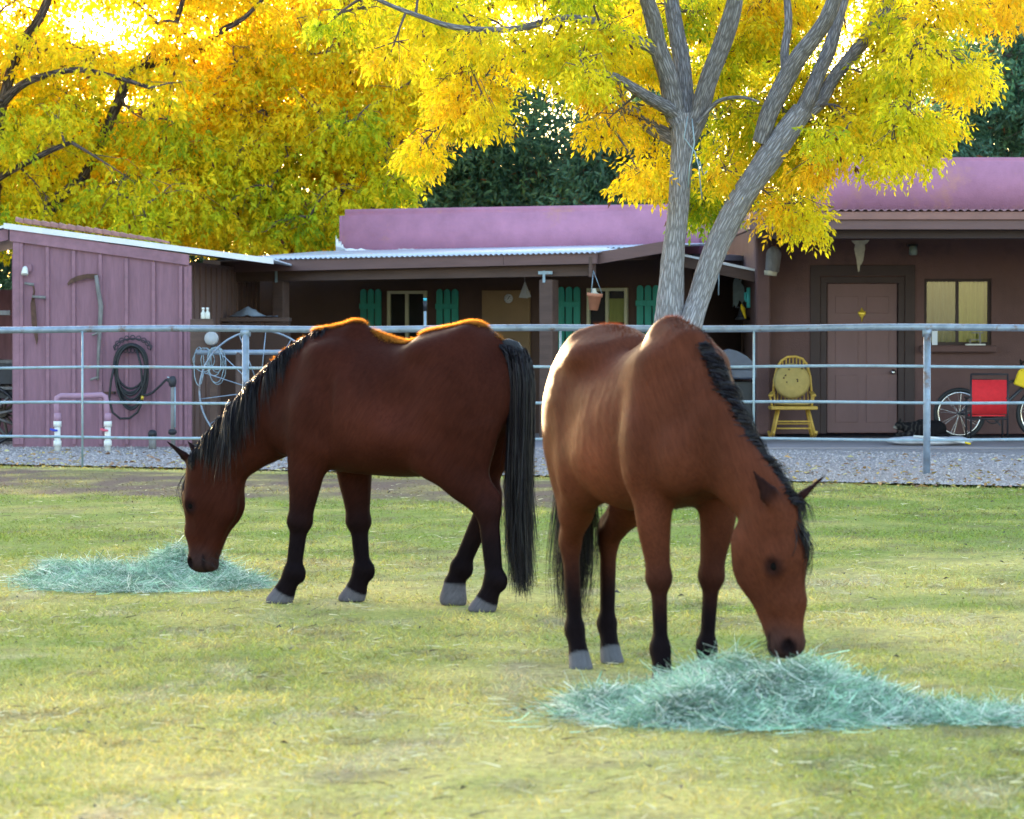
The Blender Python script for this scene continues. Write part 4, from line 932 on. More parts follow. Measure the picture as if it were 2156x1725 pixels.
def foliage(name, parent, blobs, per, nl, leaf, wid, cols, m, seed, droop=.9, rach=.22):
    "blobs: (centre, radius xyz, hue 0..1); per = compound leaves per blob; nl leaflets each"
    r = np.random.default_rng(seed); C = np.array([b[0] for b in blobs]); Rb = np.array([b[1] for b in blobs]); H = np.array([b[2] for b in blobs])
    nb = len(blobs); K = np.repeat(np.arange(nb), per); N = len(K)
    u = norm(r.normal(size=(N, 3))); rad = r.random(N)**.42
    P = C[K]+u*rad[:, None]*Rb[K]; P[:, 2] -= .3*Rb[K, 2]*(u[:, 0]**2+u[:, 1]**2)*rad
    D = norm(u*[1, 1, .4]*.7+r.normal(size=(N, 3))*.45+[0, 0, -droop*.8])          # rachis direction
    S = norm(np.cross(D, r.normal(size=(N, 3))))
    j = np.arange(nl); tpos = (j//2+1)/((nl+1)//2+.01); sgn = np.where(j % 2 == 0, 1, -1); last = (j == nl-1)
    rl_ = rach*r.uniform(.7, 1.25, N)
    root = P[:, None]+D[:, None]*(tpos[None, :, None]*rl_[:, None, None])
    ld = norm(D[:, None]*np.where(last, 1, .55)[None, :, None]+S[:, None]*np.where(last, 0, sgn*.85)[None, :, None]+r.normal(size=(N, nl, 3))*.22+np.array([0, 0, -droop*.5]))
    nrm = norm(np.cross(ld, r.normal(size=(N, nl, 3))))
    sd = np.cross(ld, nrm); LL = leaf*r.uniform(.65, 1.25, (N, nl, 1)); WW = LL*wid
    V = np.stack([root, root+ld*LL*.45+sd*WW+nrm*WW*.25, root+ld*LL, root+ld*LL*.45-sd*WW+nrm*WW*.25], 2).reshape(-1, 3)
    M = N*nl; b = np.arange(M)[:, None]*4; F = np.concatenate([b+np.array((0, 1, 2)), b+np.array((0, 2, 3))])
    h = np.clip(H[K]+r.normal(size=N)*.13, 0, 1); cs = np.array(cols); x = h*(len(cs)-1); i0 = np.clip(np.floor(x).astype(int), 0, len(cs)-2); fr = (x-i0)[:, None]
    c = (cs[i0]*(1-fr)+cs[i0+1]*fr); c = np.repeat(c, nl, 0)*r.uniform(.7, 1.25, (M, 1))
    brown = r.random(M) < .012; c[brown] = np.array((.12, .05, .02))
    me = fast_mesh(name, V, F); color_attr(me, np.repeat(c, 4, 0)); o = link(name, me, m, parent); o['kind'] = 'stuff'; return o
def twigs(parent, blobs, trunk_pts, m, seed, r0=.022, maxd=2.2):
    r = np.random.default_rng(seed); T = np.array([list(p) for p in trunk_pts]); mesh = MB(); nodes = [T]
    order = np.argsort([np.min(np.linalg.norm(T-np.array(b[0]), axis=1)) for b in blobs])
    for k in order:
        c = np.array(blobs[k][0]); A = np.concatenate(nodes); d = np.linalg.norm(A-c, axis=1)+1.5*np.maximum(0, c[2]*0+A[:, 2]-c[2]-.8)
        a = A[np.argmin(d)]; dd = np.linalg.norm(c-a)
        mid = (a+c)/2+r.normal(size=3)*.12*dd+np.array([0, 0, .14*dd]); t = np.linspace(0, 1, 6)[:, None]
        pts = (1-t)**2*a+2*t*(1-t)*mid+t*t*c; mesh.tube([Vector(p) for p in pts], list(np.linspace(r0*min(1.3, .5+dd*.5), .006, 6)), 5, False); nodes.append(pts[2:])
        for q in range(5):
            e = c+norm(r.normal(size=3)+np.array([0, 0, -.35]))*np.array(blobs[k][1])*r.uniform(.6, 1); s = pts[r.integers(2, 6)]
            mm = (s+e)/2+r.normal(size=3)*.05+np.array([0, 0, .05]); mesh.tube([Vector(s), Vector(mm), Vector(e)], [.006, .0045, .002], 4, False)
    o = mesh.build('twigs', m, parent); o['kind'] = 'stuff'; return o
def dpx(P, off=None): return [at(x, y, Y) for x, y, Y in P]
def region_blobs(regs, rng, rmin, rmax, Y0, Y1, holes=()):
    out = []
    for (x0, x1, y0, y1, n, hue) in regs:
        k = 0; tries = 0
        while k < n and tries < 40*n:
            tries += 1; x, y = rng.uniform(x0, x1), rng.uniform(y0, y1)
            if any(((x-hx)/hr)**2+((y-hy)/hr2)**2 < 1 for hx, hy, hr, hr2 in holes): continue
            Y = rng.uniform(Y0, Y1); p = at(x, y, Y); s = rng.uniform(rmin, rmax)
            out.append((tuple(p), (s*rng.uniform(.9, 1.3), s*rng.uniform(.9, 1.3), s*rng.uniform(.65, 1.0)), float(np.clip(hue+rng.normal()*.16, 0, 1)))); k += 1
    return out

ASH = [(.26,.40,.02), (.52,.58,.02), (.82,.70,.02), (.93,.72,.02), (.95,.60,.02)]
# ---------------- double-trunked ash standing at the fence
TY = 33.6
tb = at(1416, 1020, TY); ash = thing('ash_tree', 'tall double-trunked ash tree with grey bark and yellow leaves, at the fence', 'tree', (tb.x, TY, 0))
def loc(P): return [Vector(p)-Vector((tb.x, TY, 0)) for p in P]
def pr_(r): return [q/F_PX*TY for q in r]
allp = []
def alimb(nm, pts, rr, n=40, rough=.10, seed=0, Ys=None):
    Ys = Ys or [TY]*len(pts); o, p = limb(nm, loc(dpx([(x, y, Y) for (x, y), Y in zip(pts, Ys)])), pr_(rr), M_bark if nm == 'trunk' else M_bark2, ash, n, .03, rough, seed); allp.extend(p); return o
alimb('trunk', [(1400,1030),(1404,900),(1407,760),(1407,690),(1411,626),(1418,535),(1426,463),(1432,390),(1437,299),(1432,240)], [60,44,36,31,27.5,24,22,22,23,23], 96, .11, 1)
alimb('trunk', [(1425,1030),(1432,860),(1442,720),(1455,675),(1470,630),(1501,535),(1536,463),(1575,397),(1619,332),(1655,280),(1690,232)], [53,40,31,26,23.5,24.5,25.5,26,26.5,25,22], 96, .11, 2, [TY-.1]*2+[TY-.06]*2+[TY]*7)
bt = TY
alimb('limb', [(1432,262),(1421,234),(1408,167),(1387,105),(1375,42),(1358,-10),(1330,-70)], [24,23,20,18,17,15,12], 32, .09, 3, [bt, bt, bt-.1, bt-.2, bt-.3, bt-.4, bt-.5])
alimb('limb', [(1440,270),(1442,234),(1437,146),(1425,75),(1417,25),(1405,-70)], [22,21,19,17,16,13], 32, .09, 4, [bt, bt+.1, bt+.2, bt+.3, bt+.4, bt+.5])
alimb('limb', [(1440,310),(1467,251),(1492,167),(1521,92),(1542,25),(1560,-70)], [18,20,20,19,18,14], 32, .09, 5, [bt, bt, bt-.1, bt-.2, bt-.3, bt-.4])
alimb('limb', [(1430,250),(1408,230),(1371,209),(1337,188),(1290,160),(1230,150)], [14,15,13,11,8,5], 24, .08, 6, [bt, bt-.1, bt-.3, bt-.5, bt-.7, bt-.9])
alimb('limb', [(1432,300),(1412,289),(1371,268),(1329,234),(1305,200),(1285,150)], [15,17,15,13,10,6], 24, .08, 7, [bt, bt+.1, bt+.3, bt+.5, bt+.7, bt+.9])
alimb('limb', [(1400,130),(1383,109),(1337,84),(1295,67),(1253,46),(1180,40),(1075,62),(967,59),(888,36),(797,0),(740,-40)], [10,13,12,10,9,8,7,6,5,4,3], 20, .07, 8, [bt-.1, bt-.2, bt-.3, bt-.4, bt-.5, bt-.7, bt-.9, bt-1.1, bt-1.2, bt-1.3, bt-1.4])
alimb('limb', [(1600,300),(1622,234),(1655,167),(1685,117),(1718,75),(1747,25),(1775,-60)], [16,19,19,18,17,16,13], 32, .09, 9, [bt, bt-.05, bt-.1, bt-.2, bt-.3, bt-.4, bt-.5])
alimb('limb', [(1690,235),(1705,201),(1722,159),(1747,100),(1764,42),(1781,-20),(1795,-70)], [18,17,15,14,13,12,10], 32, .09, 10, [bt, bt, bt+.1, bt+.2, bt+.3, bt+.4, bt+.5])
alimb('limb', [(1685,250),(1726,215),(1756,163),(1800,110),(1835,67),(1873,0),(1900,-60)], [15,15,13,14,15,13,10], 28, .09, 11, [bt, bt+.1, bt+.3, bt+.5, bt+.6, bt+.8, bt+1])
alimb('limb', [(1655,167),(1652,110),(1660,40),(1650,-60)], [9,9,8,6], 20, .08, 12, [bt, bt+.1, bt+.2, bt+.3])
alimb('limb', [(1470,260),(1510,215),(1560,205),(1600,215)], [5,4.5,3.5,2], 10, .05, 13, [bt-.1, bt-.2, bt-.4, bt-.5])
# loose vines and dead shoots on the bark
for k, pts in enumerate((((1478,420),(1471,350),(1463,320),(1440,290),(1448,245)), ((1449,395),(1452,350),(1462,300),(1457,250)), ((1473,340),(1481,370),(1489,360)))):
    MB().tube([p for p in loc(dpx([(x, y, TY-.16) for x, y in pts]))], [.006, .007, .007, .006, .004][:len(pts)], 6).build('dead_shoot', M_rod, ash)
# hollow between the stems
rngt = np.random.default_rng(21)
regs = [(690,1400,-90,60,30,.42), (760,1330,50,140,16,.52), (880,1050,130,235,9,.7), (1060,1390,90,160,12,.5), (1120,1260,165,200,2,.6),
        (880,940,285,330,2,.75), (960,1040,215,265,3,.7), (1345,1395,300,370,4,.8), (1260,1330,225,265,2,.75), (1365,1400,180,300,3,.6),
        (1485,1600,-40,330,14,.40), (1500,1560,330,400,3,.6), (1458,1484,360,445,3,.12), (1560,1650,60,300,6,.5), (1400,1480,-80,60,6,.35),
        (1640,1980,50,260,34,.56), (1980,2050,110,260,5,.75), (1730,1960,230,325,13,.52), (1620,1760,300,400,9,.75), (1640,1720,400,440,3,.72), (1690,1700,455,475,1,.6),
        (1560,2000,-90,50,18,.66), (1960,2200,-90,20,9,.72), (2040,2160,10,45,3,.8)]
blobs = region_blobs(regs, rngt, .17, .29, TY-1.5, TY+1.6, holes=((1095,36,26,26), (1205,250,60,45), (1480,240,14,80), (1620,150,40,70)))
proj = lambda p: (W_PX/2+p[0]/p[1]*F_PX, HORIZON-(p[2]-CAM_H)/p[1]*F_PX)
stem_px = np.array([proj(p+Vector((tb.x, TY, 0))) for p in allp])
nb_ = []
for c, r_, h in blobs:          # keep the big stems clear: clumps level with them hang behind
    x, y = proj(c)
    if np.min(np.hypot(stem_px[:, 0]-x, stem_px[:, 1]-y)) < 62 and -70 < y < 470 and 1340 < x < 1800: c = tuple(at(x, y, TY+rngt.uniform(.7, 1.8)))
    nb_.append((c, r_, h))
blobs = nb_
blobs = [((c[0]-tb.x, c[1]-TY, c[2]), r_, h) for c, r_, h in blobs]
twigs(ash, blobs, allp, M_barkd, 4, .02)
foliage('crown', ash, blobs, 76, 7, .068, .19, ASH, M_leafy, 31, 1.0, .17)

# ---------------- golden trees beyond the shed
def tree(name, label, base, limbs, regs, Y0, Y1, per, nl, leaf, wid, cols, m, bark, seed, rmin, rmax, holes=(), group=None, droop=.9):
    bp_ = on_ground(base[0], 700, 0) if False else at(base[0], 700, base[1]); o = Vector((bp_.x, base[1], 0)); t = thing(name, label, 'tree', o, 0, group); ap = []
    for k, (pts, rr, Ys) in enumerate(limbs):
        nm = 'trunk' if k == 0 else 'limb'
        _, p = limb(nm, [at(x, y, Y)-o for (x, y), Y in zip(pts, Ys)], [q/F_PX*base[1] for q in rr], bark, t, 14, .12, .06, seed+k); ap.extend(p)
    bl = [((c[0]-o.x, c[1]-o.y, c[2]), r_, h) for c, r_, h in region_blobs(regs, np.random.default_rng(seed), rmin, rmax, Y0, Y1, holes)]
    twigs(t, bl, ap, M_barkd, seed, .03); foliage('crown', t, bl, per, nl, leaf, wid, cols, m, seed+5, droop, leaf*2); return t
sky_holes = ((215,40,88,54), (455,60,56,34), (120,30,34,34), (330,95,34,30), (40,20,30,28))
tree('golden_ash', 'golden-leaved ash tree with dark limbs rising behind the mauve shed', (30, 52),
     [([(10,906),(40,640),(105,443),(156,392),(190,350),(258,193),(269,160),(313,124),(367,55),(400,-60)], [26,22,14,12,11,11,10,8,6,4], [52,52,52,52,52,51.5,51.4,51.2,51,51]),
      ([(10,906),(-20,600),(-12,400),(0,247),(11,211),(55,174),(109,156),(164,147),(233,160),(316,185)], [20,17,14,11,10,8,7,6,5,4], [52,52,51.6,51,50.8,50.5,50.3,50.2,50.2,50.2]),
      ([(0,247),(20,160),(47,91),(73,54),(98,7),(120,-80)], [11,11,10.5,10,9,7], [51,51,50.8,50.6,50.5,50.5]),
      ([(300,140),(356,127),(411,102),(472,62),(516,36),(580,-30)], [8,8,8,7,5,3], [51.4,51.3,51.2,51.1,51,51]),
      ([(-60,420),(0,374),(94,323),(150,300)], [8,7,6,4], [51.2,50.8,50.4,50.2])],
     [(-150,420,-120,110,46,.66), (-150,420,90,260,52,.62), (-150,430,240,390,54,.48), (-120,430,380,500,42,.34)], 50, 55.5, 84, 6, .105, .20, ASH, M_leafy, M_barkd, 61, .34, .56, sky_holes)
tree('golden_ash', 'golden-leaved ash tree behind the valley between shed and pink parapet', (620, 53),
     [([(622,902),(612,620),(608,527),(581,472),(552,396),(520,280),(510,150),(530,0),(540,-90)], [15,13,9,8,8,7,6,5,3], [53]*9),
      ([(560,420),(640,300),(700,180),(760,60),(800,-60)], [7,6,5,4,3], [53,52.8,52.6,52.4,52.4]), ([(612,560),(700,430),(780,330),(850,270)], [7,6,4,3], [53,52.6,52.4,52.3])],
     [(400,760,-120,110,56,.62), (740,1080,-120,110,34,.55), (410,840,90,260,64,.58), (410,840,240,390,62,.46), (420,820,380,500,54,.34), (860,980,150,240,8,.75)], 51, 56, 84, 6, .105, .20, ASH, M_leafy, M_barkd, 77, .34, .56, ((455,60,60,36), (640,200,22,18)))
tree('golden_ash', 'golden-leaved treetop showing behind the double-trunked ash, above the houses', (1560, 56),
     [([(1560,890),(1560,600),(1550,400),(1540,200),(1500,60),(1480,-60)], [14,12,10,8,6,4], [56]*6), ([(1545,260),(1650,120),(1760,20),(1830,-70)], [7,6,4,3], [56,55.8,55.6,55.5]), ([(1545,240),(1400,110),(1280,20),(1200,-60)], [7,6,4,3], [56,55.8,55.6,55.5])],
     [(1090,1960,-140,30,64,.5), (1480,1700,20,140,14,.5)], 54.5, 57.5, 70, 6, .105, .20, ASH, M_leafy, M_barkd, 151, .34, .56, ((1480,70,26,30),))
# ---------------- dark evergreen trees behind the houses
GRN = [(.04,.10,.085), (.065,.17,.12), (.10,.24,.12)]
tree('evergreen_tree', 'dense dark blue-green tree behind the pink parapet, right of the golden trees', (1000, 60),
     [([(1000,870),(1000,600),(990,400),(1010,250),(1020,120)], [14,12,9,7,4], [60]*5), ([(1000,600),(1080,420),(1120,280),(1130,180)], [8,6,5,3], [60,59.6,59.4,59.2])],
     [(840,1190,300,470,70,.45), (880,1190,180,320,26,.5), (960,1180,90,200,12,.6), (820,900,340,460,10,.4)], 58, 61.5, 66, 6, .15, .15, GRN, M_leafg, M_barkd, 91, .45, .7, ((1140,330,42,44), (1195,270,60,46), (890,330,26,20)), None, .4)
tree('evergreen_tree', 'dense dark blue-green tree behind the right half of the pink parapet', (1320, 59),
     [([(1330,875),(1330,600),(1340,420),(1320,250),(1300,150)], [14,12,9,7,4], [59]*5), ([(1335,500),(1420,400),(1470,300)], [8,6,4], [59,58.8,58.6])],
     [(1190,1440,290,470,64,.42), (1230,1480,170,300,20,.5), (1430,1620,420,600,34,.25), (1250,1480,80,180,8,.6)], 57, 60.5, 66, 6, .15, .15, GRN, M_leafg, M_barkd, 103, .45, .7, ((1195,270,60,46),), None, .4)
tree('evergreen_tree', 'dense dark green tree rising behind the tall parapet at the right edge', (2130, 58),
     [([(2130,880),(2130,500),(2110,300),(2140,150),(2150,40)], [15,13,9,7,4], [58]*5), ([(2115,350),(2040,270),(1990,220)], [8,6,4], [58,57.8,57.6])],
     [(1930,2330,200,380,66,.45), (1980,2360,60,230,60,.6), (2060,2360,-80,80,40,.7), (1780,1950,260,380,14,.35)], 56, 60, 66, 6, .14, .15, GRN, M_leafg, M_barkd, 117, .45, .7, (), None, .4)
# ---------------- tall hedge added to block the low sun from the turf, left
tree('sun_block_hedge', 'long dark hedge added to keep low sun off the ground, behind the golden trees at the left', (-300, 58),
     [([(-300,878),(-300,700),(-310,560),(-300,430)], [12,10,8,5], [58]*4), ([(100,878),(100,700),(110,560)], [10,8,5], [58]*3), ([(-650,878),(-650,700),(-660,560)], [10,8,5], [58]*3), ([(400,878),(400,700),(390,560)], [10,8,5], [58]*3)],
     [(-1500,560,262,320,150,.35), (-1500,560,330,440,120,.35), (-1500,560,420,560,100,.3), (-1500,560,540,760,100,.3)], 57, 59.5, 64, 6, .16, .16, GRN, M_leafg, M_barkd, 131, .5, .75, (), None, .4)
# ================================================================== animals: one continuous skin grown from a distance field
class Field:
    def __init__(s, lo, hi, h):
        s.lo = np.array(lo, float); s.h = h; s.n = np.ceil((np.array(hi)-s.lo)/h).astype(int)+1; s.F = np.full(s.n, .5, np.float32)
    def _box(s, lo, hi):
        a = np.clip(np.floor((np.array(lo)-s.lo)/s.h).astype(int), 0, s.n-1); b = np.clip(np.ceil((np.array(hi)-s.lo)/s.h).astype(int)+1, 1, s.n)
        sl = tuple(slice(a[i], b[i]) for i in range(3))
        ax = [s.lo[i]+s.h*np.arange(a[i], b[i]) for i in range(3)]
        X, Y, Z = np.meshgrid(*ax, indexing='ij'); return sl, X, Y, Z
    def _put(s, sl, f, k, sub=False):
        A = s.F[sl]
        if sub:
            f = -f; hh = np.clip(.5-.5*(A-f)/k, 0, 1) if k > 0 else None
            s.F[sl] = np.maximum(A, f) if k <= 0 else A*(1-hh)+f*hh+k*hh*(1-hh)
        else:
            hh = np.clip(.5+.5*(A-f)/k, 0, 1); s.F[sl] = A*(1-hh)+f*hh-k*hh*(1-hh)
    def seg(s, a, b, ra, rb, k=.03, lat=(0, 1, 0), sub=False):
        a, b = np.array(a, float), np.array(b, float); ra = (ra, ra) if np.isscalar(ra) else ra; rb = (rb, rb) if np.isscalar(rb) else rb
        m = max(*ra, *rb)+1.5*k+3*s.h; sl, X, Y, Z = s._box(np.minimum(a, b)-m, np.maximum(a, b)+m)
        d = b-a; L = np.linalg.norm(d); d /= L; lt = np.array(lat, float); lt -= d*lt.dot(d); lt /= np.linalg.norm(lt); nn = np.cross(d, lt)
        px, py, pz = X-a[0], Y-a[1], Z-a[2]; t = px*d[0]+py*d[1]+pz*d[2]; tc = np.clip(t/L, 0, 1)
        w_ = ra[0]+(rb[0]-ra[0])*tc; h_ = ra[1]+(rb[1]-ra[1])*tc; ex = t-tc*L
        u = px*lt[0]+py*lt[1]+pz*lt[2]; v = px*nn[0]+py*nn[1]+pz*nn[2]; mn = np.minimum(w_, h_)
        f = (np.sqrt((u/w_)**2+(v/h_)**2+(ex/mn)**2)-1)*mn; s._put(sl, f, k, sub)
    def ell(s, c, r, k=.03, R3=None, sub=False):
        c = np.array(c, float); r = np.array(r, float); m = r.max()+1.5*k+3*s.h; sl, X, Y, Z = s._box(c-m, c+m)
        P = np.stack([X-c[0], Y-c[1], Z-c[2]], -1)
        if R3 is not None: P = P@np.array(R3)
        f = (np.sqrt(((P/r)**2).sum(-1))-1)*r.min(); s._put(sl, f, k, sub)
    def trunk(s, nodes, k=.03, egg=.14):
        N = np.array(nodes); xs = N[:, 0]; x0, x1 = xs.min(), xs.max()
        sl, X, Y, Z = s._box((x0-.12, -.45, N[:, 2].min()-.1), (x1+.12, .45, N[:, 1].max()+.1))
        o = np.argsort(xs); xs = xs[o]; N = N[o]; xg = X[:, 0, 0]; xc = np.clip(xg, x0, x1)
        def sp(v):
            m = np.gradient(v, xs); i = np.clip(np.searchsorted(xs, xc)-1, 0, len(xs)-2); h = xs[i+1]-xs[i]; t = (xc-xs[i])/h
            return (2*t**3-3*t**2+1)*v[i]+(t**3-2*t**2+t)*h*m[i]+(-2*t**3+3*t**2)*v[i+1]+(t**3-t**2)*h*m[i+1]
        top, bot, wd = (sp(N[:, j])[:, None, None] for j in (1, 2, 3)); c = (top+bot)/2; hh = (top-bot)/2
        v = (Z-c)/hh; we = wd*(1-egg*np.clip(v, -1, 1)); mn = np.minimum(wd, hh); ex = (X-np.clip(X, x0, x1))
        f = (np.sqrt(np.abs(Y/we)**2.15+np.abs(v)**2.15+(ex/.10)**2)-1)*mn*.9; s._put(sl, f, k)
    def cut_below(s, z0):
        Z = s.lo[2]+s.h*np.arange(s.n[2]); s.F = np.maximum(s.F, (z0-Z)[None, None, :].astype(np.float32))
    def mesh(s, smooth=2):
        F = s.F; ins = F < 0; n = np.array(F.shape)-1
        cnt = np.zeros(n, np.int8); off = [(i, j, k) for i in (0, 1) for j in (0, 1) for k in (0, 1)]
        cr = lambda A, o: A[o[0]:o[0]+n[0], o[1]:o[1]+n[1], o[2]:o[2]+n[2]]
        for o in off: cnt += cr(ins, o)
        cells = np.argwhere((cnt > 0) & (cnt < 8)); M = len(cells); idx = -np.ones(n, np.int64); idx[tuple(cells.T)] = np.arange(M)
        acc = np.zeros((M, 3)); num = np.zeros(M); ci, cj, ck = cells.T
        for o in off:
            for ax in range(3):
                if o[ax]: continue
                q = list(o); q[ax] = 1; fa = F[ci+o[0], cj+o[1], ck+o[2]]; fb = F[ci+q[0], cj+q[1], ck+q[2]]; mk = (fa < 0) != (fb < 0)
                t = np.where(mk, fa/np.where(mk, fa-fb, 1), 0); p = np.tile(np.array(o, float), (M, 1)); p[:, ax] += t; acc += p*mk[:, None]; num += mk
        V = s.lo+s.h*(cells+acc/num[:, None]); quads = []
        for ax in range(3):
            b, c = (ax+1) % 3, (ax+2) % 3; A = ins.swapaxes(0, ax) if False else ins
            s0 = [slice(None)]*3; s1 = [slice(None)]*3; s0[ax] = slice(0, -1); s1[ax] = slice(1, None)
            d = ins[tuple(s0)].astype(np.int8)-ins[tuple(s1)].astype(np.int8); e = np.argwhere(d != 0); sg = d[tuple(e.T)]
            ok = (e[:, b] > 0) & (e[:, c] > 0) & (e[:, b] < n[b]) & (e[:, c] < n[c]); e = e[ok]; sg = sg[ok]
            def cell(db, dc):
                q = e.copy(); q[:, b] += db; q[:, c] += dc; return idx[tuple(q.T)]
            Q = np.stack([cell(-1, -1), cell(0, -1), cell(0, 0), cell(-1, 0)], 1); Q[sg < 0] = Q[sg < 0][:, ::-1]; quads.append(Q)
        Q = np.concatenate(quads)
        E = np.concatenate([Q[:, [0, 1]], Q[:, [1, 2]], Q[:, [2, 3]], Q[:, [3, 0]]])
        for _ in range(smooth):
            S = np.zeros_like(V); c_ = np.zeros(len(V))
            for a, b in ((0, 1), (1, 0)): 
                for d_ in range(3): S[:, d_] += np.bincount(E[:, a], V[E[:, b], d_], len(V))
                c_ += np.bincount(E[:, a], minlength=len(V))
            V = V*.5+.5*S/c_[:, None]
        return V, Q
def vnormals(V, Q):
    n = np.cross(V[Q[:, 2]]-V[Q[:, 0]], V[Q[:, 3]]-V[Q[:, 1]]); N = np.zeros_like(V)
    for j in range(4):
        for d in range(3): N[:, d] += np.bincount(Q[:, j], n[:, d], len(V))
    return norm(N)
def sstep(a, b, x): t = np.clip((x-a)/(b-a), 0, 1); return t*t*(3-2*t)
def noise3(P, s, seed=0): return (fnoise(P[:, 0]+P[:, 1]*.7, P[:, 2]+P[:, 1]*.4, s, seed)-.5)*2

M_coat = mat('horse_coat', (.1,.04,.02), .62, .20, 1.0, (1,1,1), 0, 160, attr='col', sheen=.0, spec=.02, bdist=.003)
mp_ = [n_ for n_ in M_coat.node_tree.nodes if n_.type == 'MAPPING'][0]; mp_.vector_type = 'TEXTURE'; mp_.inputs['Rotation'].default_value = (0, R(54), 0); mp_.inputs['Scale'].default_value = (.12, .012, .012)
M_fur  = mat('coat_hair', (.1,.04,.02), .6, .05, 10, bump=0, attr='col', trans=.65, spec=.0)
M_hair = mat('horse_hair', (.014,.012,.017), .45, .3, 30, bump=0, spec=.22, attr='col', trans=.12)
M_eye  = mat('dark_eye', (.006,.005,.005), 1.0, .05, 5, bump=0, spec=.0)

def ribbons(name, paths, w0, cols, m, parent, seed=0):
    "paths: N x K x 3"
    r = np.random.default_rng(seed); N, K, _ = paths.shape; T = norm(np.gradient(paths, axis=1)); sd = norm(np.cross(T, norm(r.normal(size=(N, 1, 3)))+0*T))
    wv = (np.linspace(1, .15, K)**.7)[None, :, None]*w0[:, None, None]; A = paths-sd*wv; B = paths+sd*wv
    V = np.stack([A, B], 2).reshape(-1, 3); b = (np.arange(N)[:, None]*K+np.arange(K-1)[None]).reshape(-1)*2
    F = np.stack([b, b+1, b+3, b+2], 1); me = fast_mesh(name, V, F, True); color_attr(me, np.repeat(cols, 2*K, 0)); return link(name, me, m, parent)
def hair_cols(N, r, warm=.0): return np.array((.0045, .0040, .0075))*r.uniform(.4, 1.9, (N, 1))+np.array((.03, .012, .005))*warm*r.random((N, 1))

EARS = []
def head_to(f, P, D, Fv, S, ears, sc=(1, 1, 1)):
    P, D, Fv, S = (np.array(x, float) for x in (P, D, Fv, S)); D = D/np.linalg.norm(D); Fv = Fv-D*Fv.dot(D); Fv /= np.linalg.norm(Fv); S = S-D*S.dot(D)-Fv*S.dot(Fv); S /= np.linalg.norm(S)
    ld, lf, ls = sc; sc = (ld+lf)/2
    pt = lambda d, g, s=0: P+D*d*ld+Fv*g*lf+S*s*ls; RM = np.stack([D, Fv, S], 1)
    def sg(a, b, ra, rb, k=.03, sub=False): f.seg(pt(*a), pt(*b), (ra[0]*ls, ra[1]*lf), (rb[0]*ls, rb[1]*lf), k, S, sub)
    def el(c, r, k=.02, sub=False): f.ell(pt(*c), np.array(r)*[ld, lf, ls], k, RM, sub)
    sg((-.03, -.085), (.14, -.085), (.080, .095), (.098, .118)); sg((.14, -.085), (.34, -.060), (.098, .118), (.064, .088)); sg((.34, -.060), (.51, -.062), (.064, .088), (.058, .072))
    el((.535, -.065), (.055, .07, .062), .03)
    for s in (-1, 1):
        el((.165, -.195, s*.036), (.145, .115, .048), .035); sg((.24, -.20, s*.03), (.47, -.125, s*.02), (.032, .05), (.028, .034), .03)
        el((.165, -.045, s*.084), (.055, .030, .026), .02); sg((.2, -.095, s*.082), (.36, -.085, s*.058), (.016, .018), (.010, .012), .03)
        el((.515, -.03, s*.040), (.05, .034, .026), .02); el((.530, -.020, s*.054), (.034, .017, .022), .008, True)
        el((.178, -.058, s*.104), (.024, .017, .016), .008, True)
        sg((.575, -.098, s*.03), (.49, -.108, s*.066), (.006, .006), (.004, .004), .006, True)
    el((.545, -.118), (.04, .035, .042), .02); sg((-.02, -.11), (.10, -.21), (.075, .09), (.06, .10), .06)
    for s, e in zip((1, -1), ears):
        e = np.array(e, float); e /= np.linalg.norm(e); b0 = pt(-.085, -.055, s*.062); fc = norm((Fv*.8+S*s*.6)[None])[0]; lt = np.cross(e, fc)
        f.seg(b0-e*.02, b0+e*.06, (.032*sc, .028*sc), (.042*sc, .020*sc), .02, lt); f.seg(b0+e*.06, b0+e*.20*sc, (.042*sc, .020*sc), (.005, .005), .012, lt)
        f.seg(b0+e*.03+fc*.022, b0+e*.12+fc*.014, (.020*sc, .014*sc), (.008, .006), .006, lt, True)
        EARS.append((b0, b0+e*.20*sc))
    return pt, (D, Fv, S)

def foreleg(f, y, sh_, elb, knee, fet, cor, hoof, g=1.0):
    s = 1 if y > 0 else -1
    f.seg(sh_, elb, (.07, .125), (.085, .115), .07, (0, 1, 0)); f.seg(elb, knee, (.078*g, .105*g), (.047*g, .052*g), .05)
    f.ell((np.array(elb)*.65+np.array(knee)*.35)+np.array([.015, s*.01, 0]), (.055*g, .055*g, .12), .05)
    f.ell(knee, (.062*g, .055*g, .060), .022); f.seg(knee, fet, (.033*g, .044*g), (.028*g, .038*g), .02)
    lowleg(f, fet, cor, hoof, g)
def lowleg(f, fet, cor, hoof, g, lift=0.0):
    fet, cor, hoof = (np.array(q, float) for q in (fet, cor, hoof))
    f.ell(fet+[-.008, 0, 0], (.052*g, .044*g, .052), .02); f.ell(fet+[-.038*g, 0, -.02], (.022*g, .02, .04), .02)
    f.seg(fet, cor, (.037*g, .042*g), (.043*g, .048*g), .02); f.seg(cor, hoof, (.043*g, .052*g), (.054*g, .067*g), .012)
